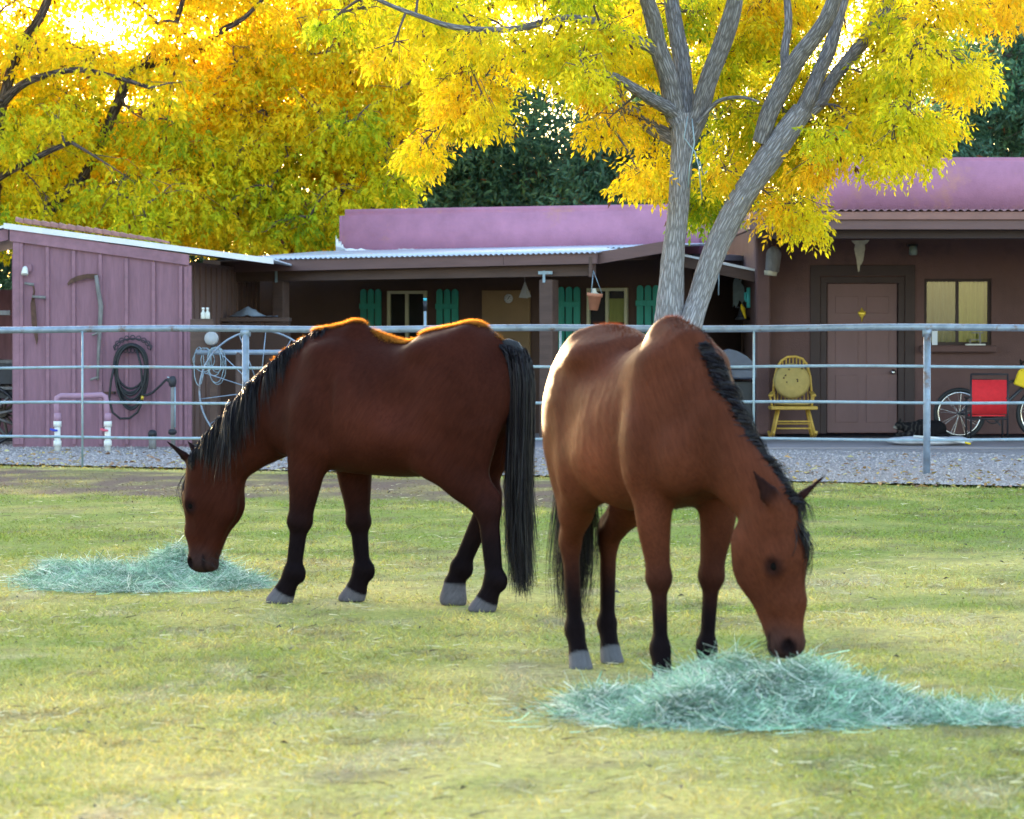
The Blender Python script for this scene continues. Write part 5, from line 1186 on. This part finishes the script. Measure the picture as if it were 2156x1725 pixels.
def hindleg(f, y, stifle, hock, fet, cor, hoof, g=1.0, thigh=None, lift=False):
    s = 1 if y > 0 else -1; th = np.array(thigh)
    f.ell(th, (.23, .135, .34), .07); f.ell(np.array(stifle)+[0, s*.01, .02], (.115, .095, .15), .06)
    f.seg(th+[-.06, 0, -.12], np.array(hock)*.55+np.array(stifle)*.45+[-.02, 0, 0], (.10, .15), (.066*g, .085*g), .05)
    f.seg(stifle, hock, (.082*g, .105*g), (.044*g, .056*g), .045)
    hk = np.array(hock); f.ell(hk, (.062*g, .046*g, .075), .02); f.ell(hk+[-.045, 0, .035], (.028, .024, .05), .02); f.seg(hk+[-.05, 0, .06], hk*.4+np.array(stifle)*.6+[-.10, 0, .05], (.018, .020), (.035, .045), .03)
    f.seg(hk, fet, (.037*g, .051*g), (.031*g, .041*g), .02); lowleg(f, fet, cor, hoof, g)

def make_horse(name, label, loc_, yaw, cfg):
    t = thing(name, label, 'horse', loc_, yaw); f = Field((-1.32, -.45, -.04), (1.12, .52, 1.62), .0115)
    f.trunk(cfg['trunk'], .03)
    for a, b, ra, rb, k in cfg.get('ridge', []): f.seg(a, b, ra, rb, k)
    nk = cfg['neck']
    pp, ww = catmull([Vector(q[0]) for q in nk], [q[1][0] for q in nk], .06); hh = catmull([Vector(q[0]) for q in nk], [q[1][1] for q in nk], .06)[1]
    for j in range(len(pp)-1): f.seg(pp[j], pp[j+1], (ww[j], hh[j]), (ww[j+1], hh[j+1]), .05, cfg.get('necklat', (0, 1, 0)))
    for L in cfg['fore']: foreleg(f, L[1][1], *L, g=cfg['g'])
    for L in cfg['hind']: hindleg(f, L['stifle'][1], L['stifle'], L['hock'], L['fet'], L['cor'], L['hoof'], cfg['g'], L['thigh'])
    for s in (-1, 1):
        f.ell((.26, s*.095, .93), (.12, .095, .14), .05)                       # breast
        f.ell((-.52, s*.335, 1.13), (.12, .06, .16), .06, sub=True)                                   # hollow of the flank
        f.seg((-.07, s*.275, 1.20), (-.05, s*.275, .86), .024, .024, .05, sub=True)                    # behind the shoulder
        f.ell((-.60, s*.17, 1.335), (.09, .07, .045), .08)                                              # point of hip
        f.ell((.07, s*.235, .98), (.09, .035, .11), .05)                                               # triceps
    pt, (D, Fv, S) = head_to(f, *cfg['head'], cfg['ears'], cfg.get('hs', (1, 1, 1)))
    f.cut_below(.0); V, Q = f.mesh(2); N = vnormals(V, Q)
    rib = sstep(-.52, -.42, V[:, 0])*sstep(-.08, -.16, V[:, 0])*sstep(.84, .95, V[:, 2])*sstep(1.30, 1.15, V[:, 2]); V = V+N*(cfg.get('ribs', .0006)*rib*np.sin((V[:, 0]+.12*V[:, 2])*2*np.pi/.062))[:, None]; N = vnormals(V, Q)
    V = V+N*(.0045*noise3(V, .13, 17)*sstep(.62, .8, V[:, 2])*(V[:, 0] < .6))[:, None]; N = vnormals(V, Q)
    # coat colour
    c = np.array(cfg['coat']); C = np.tile(c, (len(V), 1)); nz = noise3(V, .22, 3)[:, None]; C = C*(1+.34*nz)
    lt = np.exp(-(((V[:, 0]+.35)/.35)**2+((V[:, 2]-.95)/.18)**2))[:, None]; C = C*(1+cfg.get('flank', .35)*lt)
    K = np.array((.0068, .0042, .0055)); legs = V[:, 0] < .46; z = V[:, 2]
    bl = (sstep(cfg['blk'][1], cfg['blk'][0], z+.05*noise3(V, .1, 8))*legs)[:, None]; C = C*(1-bl)+K*bl
    hd = pt(.30, -.1); mu = sstep(.17, .05, np.linalg.norm(V-pt(.56, -.07), axis=1))[:, None]*.8; C = C*(1-mu)+np.array((.022, .015, .016))*mu
    tp = sstep(.28, .40, (V-pt(0, 0))@D)*sstep(.52, .44, (V-pt(0, 0))@D)*(np.abs((V-pt(0, 0))@S) < .12)*(V[:, 0] > .45); C = C*(1+.22*tp[:, None])
    eyed = np.minimum(np.linalg.norm(V-pt(.178, -.056, .098), axis=1), np.linalg.norm(V-pt(.178, -.056, -.098), axis=1)); ed = sstep(.06, .02, eyed)[:, None]*.75; C = C*(1-ed)+K*ed
    no = np.minimum(np.linalg.norm(V-pt(.530, -.020, .052), axis=1), np.linalg.norm(V-pt(.530, -.020, -.052), axis=1)); nm_ = sstep(.042, .022, no)[:, None]*.9; C = C*(1-nm_)+K*nm_
    mo = np.abs((V-pt(0, 0))@Fv-(-.106*1.0)) ; ml = (sstep(.012, .004, mo)*sstep(.46, .49, (V-pt(0, 0))@D/.88)*(V[:, 0] > .45))[:, None]*.8; C = C*(1-ml)+K*ml
    for b0, b1 in EARS:
        ev = b1-b0; tt = np.clip(((V-b0)@ev)/(ev@ev), 0, 1); de = np.linalg.norm(V-b0-tt[:, None]*ev, axis=1); em = (sstep(.055, .04, de)*sstep(-.05, .4, tt))[:, None]*.85; C = C*(1-em)+K*em
    EARS.clear()
    for L in cfg['fore']+[(0, 0, 0, 0, q['cor'], q['hoof']) for q in cfg['hind']]:
        cor, hf = np.array(L[4], float), np.array(L[5], float); d = norm((hf-cor)[None])[0]; tt = (V-cor)@d; rr = np.linalg.norm(V-cor-tt[:, None]*d, axis=1)
        hm = (sstep(-.012, .002, tt)*(rr < .10)*(tt < .2))[:, None]; C = C*(1-hm)+np.array(cfg['hoofc'])*(1+.2*nz)*hm
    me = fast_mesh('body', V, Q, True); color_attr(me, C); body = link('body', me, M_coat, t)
    for s in (-1, 1):
        e = pt(.178, -.056, s*.084); MB().lathe([(.020*math.sin(a), -.020*math.cos(a)) for a in np.linspace(.05, 3.09, 9)], e, 14).build('eye', M_eye, t)
    # short coat hair: fuzzy outline
    r = np.random.default_rng(5); n_h = 45000; ar = np.linalg.norm(np.cross(V[Q[:, 1]]-V[Q[:, 0]], V[Q[:, 3]]-V[Q[:, 0]]), axis=1); q = r.choice(len(Q), n_h, p=ar/ar.sum())
    u, v = r.random((2, n_h, 1)); P = (V[Q[q, 0]]*(1-u)+V[Q[q, 1]]*u)*(1-v)+(V[Q[q, 3]]*(1-u)+V[Q[q, 2]]*u)*v; Nn = N[Q[q, 0]]; cc = C[Q[q, 0]]
    flow = np.array((-.55, 0, -.75)); fl_ = norm(flow-Nn*(Nn@flow)[:, None]+r.normal(size=(n_h, 3))*.25); Dd = norm(fl_+Nn*r.uniform(.10, .55, (n_h, 1)))
    Ln = r.uniform(.005, .010, n_h)*cfg.get('furlen', 1); sd = norm(np.cross(Dd, Nn))*.00045
    VV = np.stack([P-sd, P+sd, P+Dd*Ln[:, None]], 1).reshape(-1, 3); fm = fast_mesh('coat_hair', VV, np.arange(3*n_h).reshape(-1, 3)); color_attr(fm, np.repeat(cc*[1.5, 1.3, 1.2]*r.uniform(.8, 1.3, (n_h, 1)), 3, 0))
    o = link('coat_hair', fm, M_fur, t); o['kind'] = 'stuff'
    # hairs along the spine; backlit rim glow painted into their default tip colour
    fN = N[Q[:, 0]]; wt = ar*sstep(.80, .96, fN[:, 2])*sstep(.08, .03, np.abs(V[Q[:, 0], 1]))*sstep(1.2, 1.3, V[Q[:, 0], 2])*(V[Q[:, 0], 0] < .42); n_g = cfg.get('n_g', 24000); q = r.choice(len(Q), n_g, p=wt/wt.sum()); u, v = r.random((2, n_g, 1))
    P = (V[Q[q, 0]]*(1-u)+V[Q[q, 1]]*u)*(1-v)+(V[Q[q, 3]]*(1-u)+V[Q[q, 2]]*u)*v; Nn = N[Q[q, 0]]; fl_ = norm(flow-Nn*(Nn@flow)[:, None]+r.normal(size=(n_g, 3))*.4); Dd = norm(fl_*.6+Nn*r.uniform(.4, 1.0, (n_g, 1)))
    Ln = r.uniform(.008, .019, n_g)*cfg.get('glen', 1); sd = norm(np.cross(Dd, Nn))*.0008; VV = np.stack([P-sd, P+sd, P+Dd*Ln[:, None]], 1).reshape(-1, 3); fm = fast_mesh('rim_hair', VV, np.arange(3*n_g).reshape(-1, 3))
    root = C[Q[q, 0]]*1.5; gt = np.array(cfg.get('rimcol', (1.0, .40, .06)))*r.uniform(.6, 1.1, (n_g, 1)); color_attr(fm, np.stack([root, root, gt], 1).reshape(-1, 3)); o = link('rim_hair', fm, M_fur, t); o['kind'] = 'stuff'
    # mane
    m = cfg['mane']; pts, _ = catmull([Vector(p) for p in m['line']], [1]*len(m['line']), .01); pts = np.array([list(p) for p in pts]); nm = m['n']
    r = np.random.default_rng(9); uu = r.random(nm); ii = (uu*(len(pts)-1)).astype(int); P0 = pts[ii]+r.normal(size=(nm, 3))*[.006, .010, .006]; ncl = 60; clk = (uu*ncl).astype(int); off = r.normal(size=(ncl, 3))
    lens = np.interp(uu, np.linspace(0, 1, len(m['len'])), m['len'])*r.uniform(.6, 1.15, nm)*(1+.15*off[clk, 0]); K_ = 8; tt = np.linspace(0, 1, K_); out = np.interp(uu, np.linspace(0, 1, len(m['out'])), m['out'])
    sd = m['side']; along = np.array(m['sweep'])
    path = P0[:, None]+lens[:, None, None]*(np.array((0, 0, -1.0))*(tt**1.25)[None, :, None]+along*(tt**1.6)[None, :, None]+off[clk][:, None]*(tt**1.5)[None, :, None]*.07+r.normal(size=(nm, 1, 3))*(tt**1.5)[None, :, None]*.085)
    path[:, :, 1] += sd*(out[:, None]*(1-np.exp(-tt*5))[None])*(1+.12*off[clk, 1])[:, None]; path[:, :, 2] += (.018*np.sin(tt*3.1)*(tt < .9))[None]
    ribbons('mane', path, r.uniform(.0009, .0022, nm), hair_cols(nm, r, .25), M_hair, t, 4)
    # forelock
    nf = 160; rp = pt(-.02, -.04); P0 = rp+r.normal(size=(nf, 3))*.014; tt = np.linspace(0, 1, 7); path = P0[:, None]+r.uniform(.12, .24, (nf, 1, 1))*(D*(tt)[:, None]+Fv*(.25*np.sin(tt*3.1)+.06)[:, None]+cfg.get('fsw', 0)*S*tt[:, None])[None]+r.normal(size=(nf, 1, 3))*.022*tt[None, :, None]
    ribbons('forelock', path, r.uniform(.0015, .003, nf), hair_cols(nf, r, .2), M_hair, t, 5)
    # tail
    q = cfg['tail']; pts, rr = catmull([Vector(p) for p in q['line']], q['r'], .03); pts = np.array([list(p) for p in pts]); rr = np.array(rr); nt_ = q['n']; ns = 12
    core = MB().tube([Vector(p) for p in pts[:int(len(pts)*.8)]], list(rr[:int(len(pts)*.8)]*.5), 12).build('tail_core', mat('tail_core', (.008,.007,.009), .7, .2, 20), None)
    core.parent = t; core.name = 'dock'
    a = r.uniform(0, 6.28, nt_); rad = np.sqrt(r.random(nt_)); st = r.random(nt_)**2.5*.30; en = np.clip(r.normal(.86, .10, nt_), .45, 1.0); tt = np.linspace(0, 1, ns); s_ = st[:, None]+(en-st)[:, None]*tt[None]; ix = s_*(len(pts)-1); i0 = np.clip(ix.astype(int), 0, len(pts)-2); fr = (ix-i0)[..., None]
    cen = pts[i0]*(1-fr)+pts[i0+1]*fr; rv = np.interp(s_, np.linspace(0, 1, len(rr)), rr)
    path = cen+np.stack([np.cos(a)[:, None]*rad[:, None]*rv*q['asp'], np.sin(a)[:, None]*rad[:, None]*rv, 0*s_], -1)+r.normal(size=(nt_, 1, 3))*.03*(tt**2)[None, :, None]
    ribbons('tail', path, r.uniform(.001, .0026, nt_), hair_cols(nt_, r, .3), M_hair, t, 6)
    # whiskers and chin hair
    nw = 90; P0 = pt(.52, -.13)+r.normal(size=(nw, 3))*.03; path = P0[:, None]+(D*.5-Fv*.9)*np.linspace(0, 1, 4)[None, :, None]*r.uniform(.02, .06, (nw, 1, 1))+r.normal(size=(nw, 1, 3))*.01*np.linspace(0, 1, 4)[None, :, None]
    ribbons('chin_hair', path, np.full(nw, .0012), hair_cols(nw, r, 1), M_hair, t, 7)['kind'] = 'stuff'
    return t

# ---------------- dark bay horse on the left
YA = R(180-28); la = on_ground(590, 1265); wa = at(719, 690, 18.85)          # withers over this spot
A = dict(g=1.16, coat=(.034,.0088,.0058), blk=(.28,.80), hoofc=(.10,.09,.105), flank=.5, furlen=1.5, glen=1.5,
  trunk=[(.33,1.12,.82,.13), (.24,1.28,.76,.19), (.10,1.40,.715,.235), (-.05,1.445,.695,.265), (-.22,1.40,.685,.30), (-.42,1.385,.68,.325), (-.60,1.425,.70,.315), (-.76,1.45,.77,.275), (-.90,1.42,.87,.225), (-.99,1.34,.96,.15)],
  ridge=[((.14,0,1.40),(-.10,0,1.435),(.05,.05),(.05,.045),.06), ((-.10,0,1.435),(-.32,0,1.33),(.05,.045),(.06,.05),.06), ((-.55,0,1.36),(-.80,0,1.40),(.12,.075),(.13,.075),.06), ((-.80,0,1.40),(-.98,0,1.33),(.12,.07),(.05,.06),.05)],
  neck=[((.08,0,1.13),(.15,.29)), ((.34,0,1.05),(.12,.225)), ((.58,0,.88),(.095,.165)), ((.77,0,.735),(.082,.130)), ((.85,0,.665),(.076,.105))],
  fore=[((.0,.13,1.30),(.09,.165,.86),(.165,.155,.44),(.205,.155,.17),(.262,.155,.060),(.295,.155,.0)),
        ((.0,-.13,1.30),(.03,-.165,.86),(-.015,-.15,.43),(-.04,-.15,.175),(.0,-.15,.060),(.03,-.15,.0))],
  hind=[dict(thigh=(-.79,.15,1.06), stifle=(-.66,.175,.82), hock=(-.965,.155,.53), fet=(-1.0,.15,.17), cor=(-.955,.15,.060), hoof=(-.925,.15,.0)),
        dict(thigh=(-.78,-.15,1.06), stifle=(-.60,-.175,.82), hock=(-.80,-.155,.545), fet=(-.635,-.15,.205), cor=(-.60,-.15,.115), hoof=(-.592,-.15,.035))],
  head=((.955,0,.655),(-.035,0,-1),(1,0,0),(0,1,0)), ears=((.72,.22,.62),(.74,-.25,.60)), hs=(.88,1.04,1.0), fsw=.1,
  mane=dict(line=[(.90,0,.76),(.84,0,.845),(.755,0,.945),(.645,0,1.065),(.51,0,1.185),(.37,0,1.295),(.22,0,1.40),(.06,0,1.455)], len=[.04,.12,.26,.30,.26,.21,.17,.10], out=[.085,.09,.10,.11,.115,.105,.08,.05], side=1, n=4200, sweep=(-.10,0,0)),
  tail=dict(line=[(-.965,0,1.375),(-1.04,.01,1.36),(-1.085,.02,1.22),(-1.09,.03,.95),(-1.09,.05,.65),(-1.10,.06,.40),(-1.12,.07,.12)], r=[.05,.075,.088,.085,.07,.05,.012], asp=.75, n=4200))
make_horse('horse', 'dark bay horse with long black mane and tail, grazing at the left hay', (wa.x, wa.y, 0), YA, A)
# ---------------- reddish bay horse on the right, coming towards the viewer, head turned to its left
YB = math.atan2(-math.cos(R(20)), math.sin(R(20))); wb = at(1432, 690, 14.4)
B = dict(ribs=.0005, n_g=1500, rimcol=(.10, .03, .012), g=.97, coat=(.072,.0208,.0112), blk=(.26,.66), hoofc=(.12,.115,.13), flank=.55, furlen=1.2,
  trunk=[(.33,1.14,.84,.13), (.24,1.29,.79,.17), (.10,1.41,.745,.205), (-.05,1.45,.725,.23), (-.22,1.40,.71,.265), (-.42,1.37,.70,.29), (-.60,1.41,.73,.28), (-.76,1.44,.79,.255), (-.90,1.41,.88,.215), (-.99,1.33,.97,.14)],
  ridge=[((.12,0,1.395),(-.10,0,1.43),(.07,.05),(.07,.05),.08), ((-.10,0,1.445),(-.32,0,1.33),(.045,.045),(.06,.05),.06), ((-.55,0,1.35),(-.80,0,1.39),(.12,.07),(.12,.07),.06), ((-.80,0,1.39),(-.98,0,1.32),(.11,.07),(.05,.06),.05)],
  neck=[((.06,0,1.14),(.135,.27)), ((.27,.0,1.06),(.098,.175)), ((.46,.03,.92),(.076,.130)), ((.61,.08,.80),(.072,.112)), ((.70,.115,.725),(.070,.095))],
  fore=[((.0,.125,1.30),(.05,.155,.87),(.055,.115,.455),(.045,.10,.17),(.07,.10,.060),(.09,.10,.0)),
        ((.0,-.125,1.30),(.06,-.155,.87),(.08,-.125,.455),(.075,-.115,.17),(.10,-.115,.060),(.12,-.115,.0))],
  hind=[dict(thigh=(-.80,.14,1.06), stifle=(-.68,.165,.84), hock=(-1.13,.135,.545), fet=(-1.13,.13,.17), cor=(-1.095,.13,.060), hoof=(-1.07,.13,.0)),
        dict(thigh=(-.78,-.14,1.06), stifle=(-.64,-.165,.84), hock=(-.93,-.12,.545), fet=(-.91,-.105,.17), cor=(-.875,-.10,.060), hoof=(-.85,-.10,.0))],
  head=((.79,.155,.70),(.015,.02,-1),(.84,.54,0),(-.54,.84,0)), ears=((.25,.62,.60),(.02,-.55,.72)), hs=(.88,.90,.90), fsw=.12,
  mane=dict(line=[(.80,.145,.785),(.756,.12,.815),(.676,.085,.905),(.54,.035,1.045),(.385,.005,1.22),(.26,.0,1.345),(.12,0,1.44)], len=[.08,.13,.17,.18,.17,.14,.07], out=[.04,.055,.065,.07,.07,.06,.04], side=1, n=2600, sweep=(.05,0,0)),
  tail=dict(line=[(-.965,0,1.37),(-1.06,.0,1.34),(-1.11,-.005,1.18),(-1.13,-.01,.9),(-1.14,-.015,.6),(-1.15,-.02,.40),(-1.16,-.02,.22)], r=[.045,.065,.075,.08,.085,.08,.03], asp=.75, n=1800))
make_horse('horse', 'reddish bay horse standing three-quarters on, head turned down to the right hay', (wb.x, wb.y, 0), YB, B)

# ---------------- hay
def hay(name, label, spots, N, seed):
    r = np.random.default_rng(seed); c0 = np.mean([s[:2] for s in spots], 0); t = thing(name, label, 'hay', (c0[0], c0[1], 0))
    S = np.array(spots); w_ = S[:, 2]*S[:, 3]*(.4+S[:, 4]*4); k = r.choice(len(S), N, p=w_/w_.sum()); rad = np.sqrt(r.random(N)); rad = rad*(1+.45*r.random(N)**7); a = r.uniform(0, 6.28, N)
    def height(x, y):
        z = np.zeros_like(x)
        for sx, sy, rx, ry, h in spots: d = ((x-sx)/rx)**2+((y-sy)/ry)**2; z = np.maximum(z, h*np.clip(1-d, 0, 1)**.8)
        return z*(.45+1.05*vnoise(x, y, .17, seed))
    x = S[k, 0]+np.cos(a)*rad*S[k, 2]*1.08; y = S[k, 1]+np.sin(a)*rad*S[k, 3]*1.08; z = height(x, y)*r.uniform(.45, 1.06, N)+.008
    # core
    n = 46; gx_ = np.linspace(min(s[0]-s[2] for s in spots), max(s[0]+s[2] for s in spots), n*2); gy_ = np.linspace(min(s[1]-s[3] for s in spots), max(s[1]+s[3] for s in spots), n); X, Y = np.meshgrid(gx_, gy_); Z = height(X.ravel(), Y.ravel())*.72-.006
    V = np.stack([X.ravel()-c0[0], Y.ravel()-c0[1], Z], 1); i_ = (np.arange(2*n-1)[None]+2*n*np.arange(n-1)[:, None]).ravel(); F = np.stack([i_, i_+1, i_+1+2*n, i_+2*n], 1); F = F[(Z[F].max(1) > .004)]
    link('mound', fast_mesh('mound', V, F, True), mat('hay_core', (.07,.085,.05), .95, .4, 30, bump=.8, bdist=.02), t)
    K_ = 5; tt = np.linspace(-.5, .5, K_); th = r.uniform(0, 6.28, N); up = r.normal(size=N)*.42+.1; Ln = r.uniform(.04, .20, N); d = norm(np.stack([np.cos(th), np.sin(th), up], 1)); cv = r.normal(size=(N, 3))*[.7, .7, .5]
    path = np.stack([x-c0[0], y-c0[1], z], 1)[:, None]+Ln[:, None, None]*(d[:, None]*tt[None, :, None]+cv[:, None]*(tt**2)[None, :, None]); path[:, :, 2] = np.maximum(path[:, :, 2], .006+.01*r.random((N, 1)))
    base = np.where(r.random((N, 1)) < .6, np.array((.38,.57,.43)), np.array((.14,.27,.17))); base = base*(.45+1.1*vnoise(x, y, .12, seed+7))[:, None]; base = np.where(r.random((N, 1)) < .20, np.array((.78,.80,.74)), base)*r.uniform(.6, 1.3, (N, 1))
    o = ribbons('hay_stalks', path, r.uniform(.0007, .0020, N), base, mat('hay_stalk', (.4,.4,.3), .7, .05, 5, bump=0, attr='col', trans=.3), t, seed); o['kind'] = 'stuff'; return t
def spot(px, py, rx_, ry_, h): g = on_ground(px, py); return (g.x, g.y, rx_, ry_, h)
hay('hay_pile', 'low pale green pile of loose hay under the dark horse\'s muzzle', [spot(390,1222,.34,.42,.17), (spot(250,1225,.3,.35,.11)), spot(150,1222,.26,.35,.11), spot(480,1235,.24,.3,.07), spot(300,1236,.60,.5,.04)], 15000, 3)
hay('hay_pile', 'larger pale green pile of loose hay in front of the reddish horse', [spot(1480,1508,.30,.40,.135), spot(1650,1505,.34,.40,.135), spot(1560,1470,.36,.4,.14), spot(1275,1490,.16,.26,.10), spot(1800,1500,.22,.30,.09), spot(1690,1478,.24,.26,.155), spot(1960,1512,.20,.2,.05), spot(2110,1520,.22,.2,.04), spot(1560,1508,.64,.5,.045), spot(1900,1512,.5,.26,.03)], 30000, 5)

# ---------------- tabby cat
g = PB+Vector((-.12, .06, .10)); t = thing('cat', 'dark tabby cat lying on the white pet cushion by the door', 'cat', g)
f = Field((-.42, -.2, -.02), (.46, .2, .30), .007)
f.seg((-.12, 0, .09), (.02, 0, .105), (.075, .08), (.095, .098), .04); f.seg((.02, 0, .105), (.20, 0, .10), (.095, .098), (.105, .098), .04); f.ell((.21, 0, .095), (.12, .11, .09), .04)
f.ell((-.25, -.02, .135), (.060, .058, .052), .02); f.seg((-.21, -.01, .125), (-.10, 0, .10), (.05, .05), (.075, .075), .03); f.ell((-.30, -.025, .12), (.03, .03, .024), .015)
for s in (-1, 1):
    f.seg((-.235, -.02+s*.034, .17), (-.245, -.02+s*.046, .235), (.022, .013), (.004, .004), .01); f.seg((-.10, s*.06, .035), (-.29, -.02+s*.045, .022), (.030, .028), (.020, .018), .02)
    f.ell((.16, s*.085, .06), (.09, .045, .065), .03); f.seg((.16, s*.11, .022), (.07, s*.12, .02), (.025, .02), (.022, .018), .02)
f.seg((.30, .02, .05), (.34, -.10, .025), (.026, .026), (.022, .022), .02); f.seg((.34, -.10, .025), (.18, -.155, .022), (.022, .022), (.014, .014), .01)
f.cut_below(.0); V, Q = f.mesh(1); st = np.sin(V[:, 0]*85+6*noise3(V, .08, 2))[:, None]; C = np.array((.008,.007,.008))*(1+.0*st)+np.array((.028,.024,.021))*np.clip(st*1.5-.5, 0, 1)*sstep(.08, -.05, V[:, 0])[:, None]
wm = sstep(.05, .02, np.linalg.norm(V-np.array((-.31, -.03, .105)), axis=1))[:, None]; C = C*(1-wm)+np.array((.22,.20,.18))*wm
me = fast_mesh('body', V, Q, True); color_attr(me, C); link('body', me, mat('cat_fur', (.1,.1,.1), .85, .25, 60, bump=.3, attr='col', spec=.05), t)
for s in (-1, 1): MB().lathe([(.009*math.sin(a), -.009*math.cos(a)) for a in np.linspace(.05, 3.09, 6)], (-.298, -.025+s*.026, .143), 8).build('eye', M_eye, t)
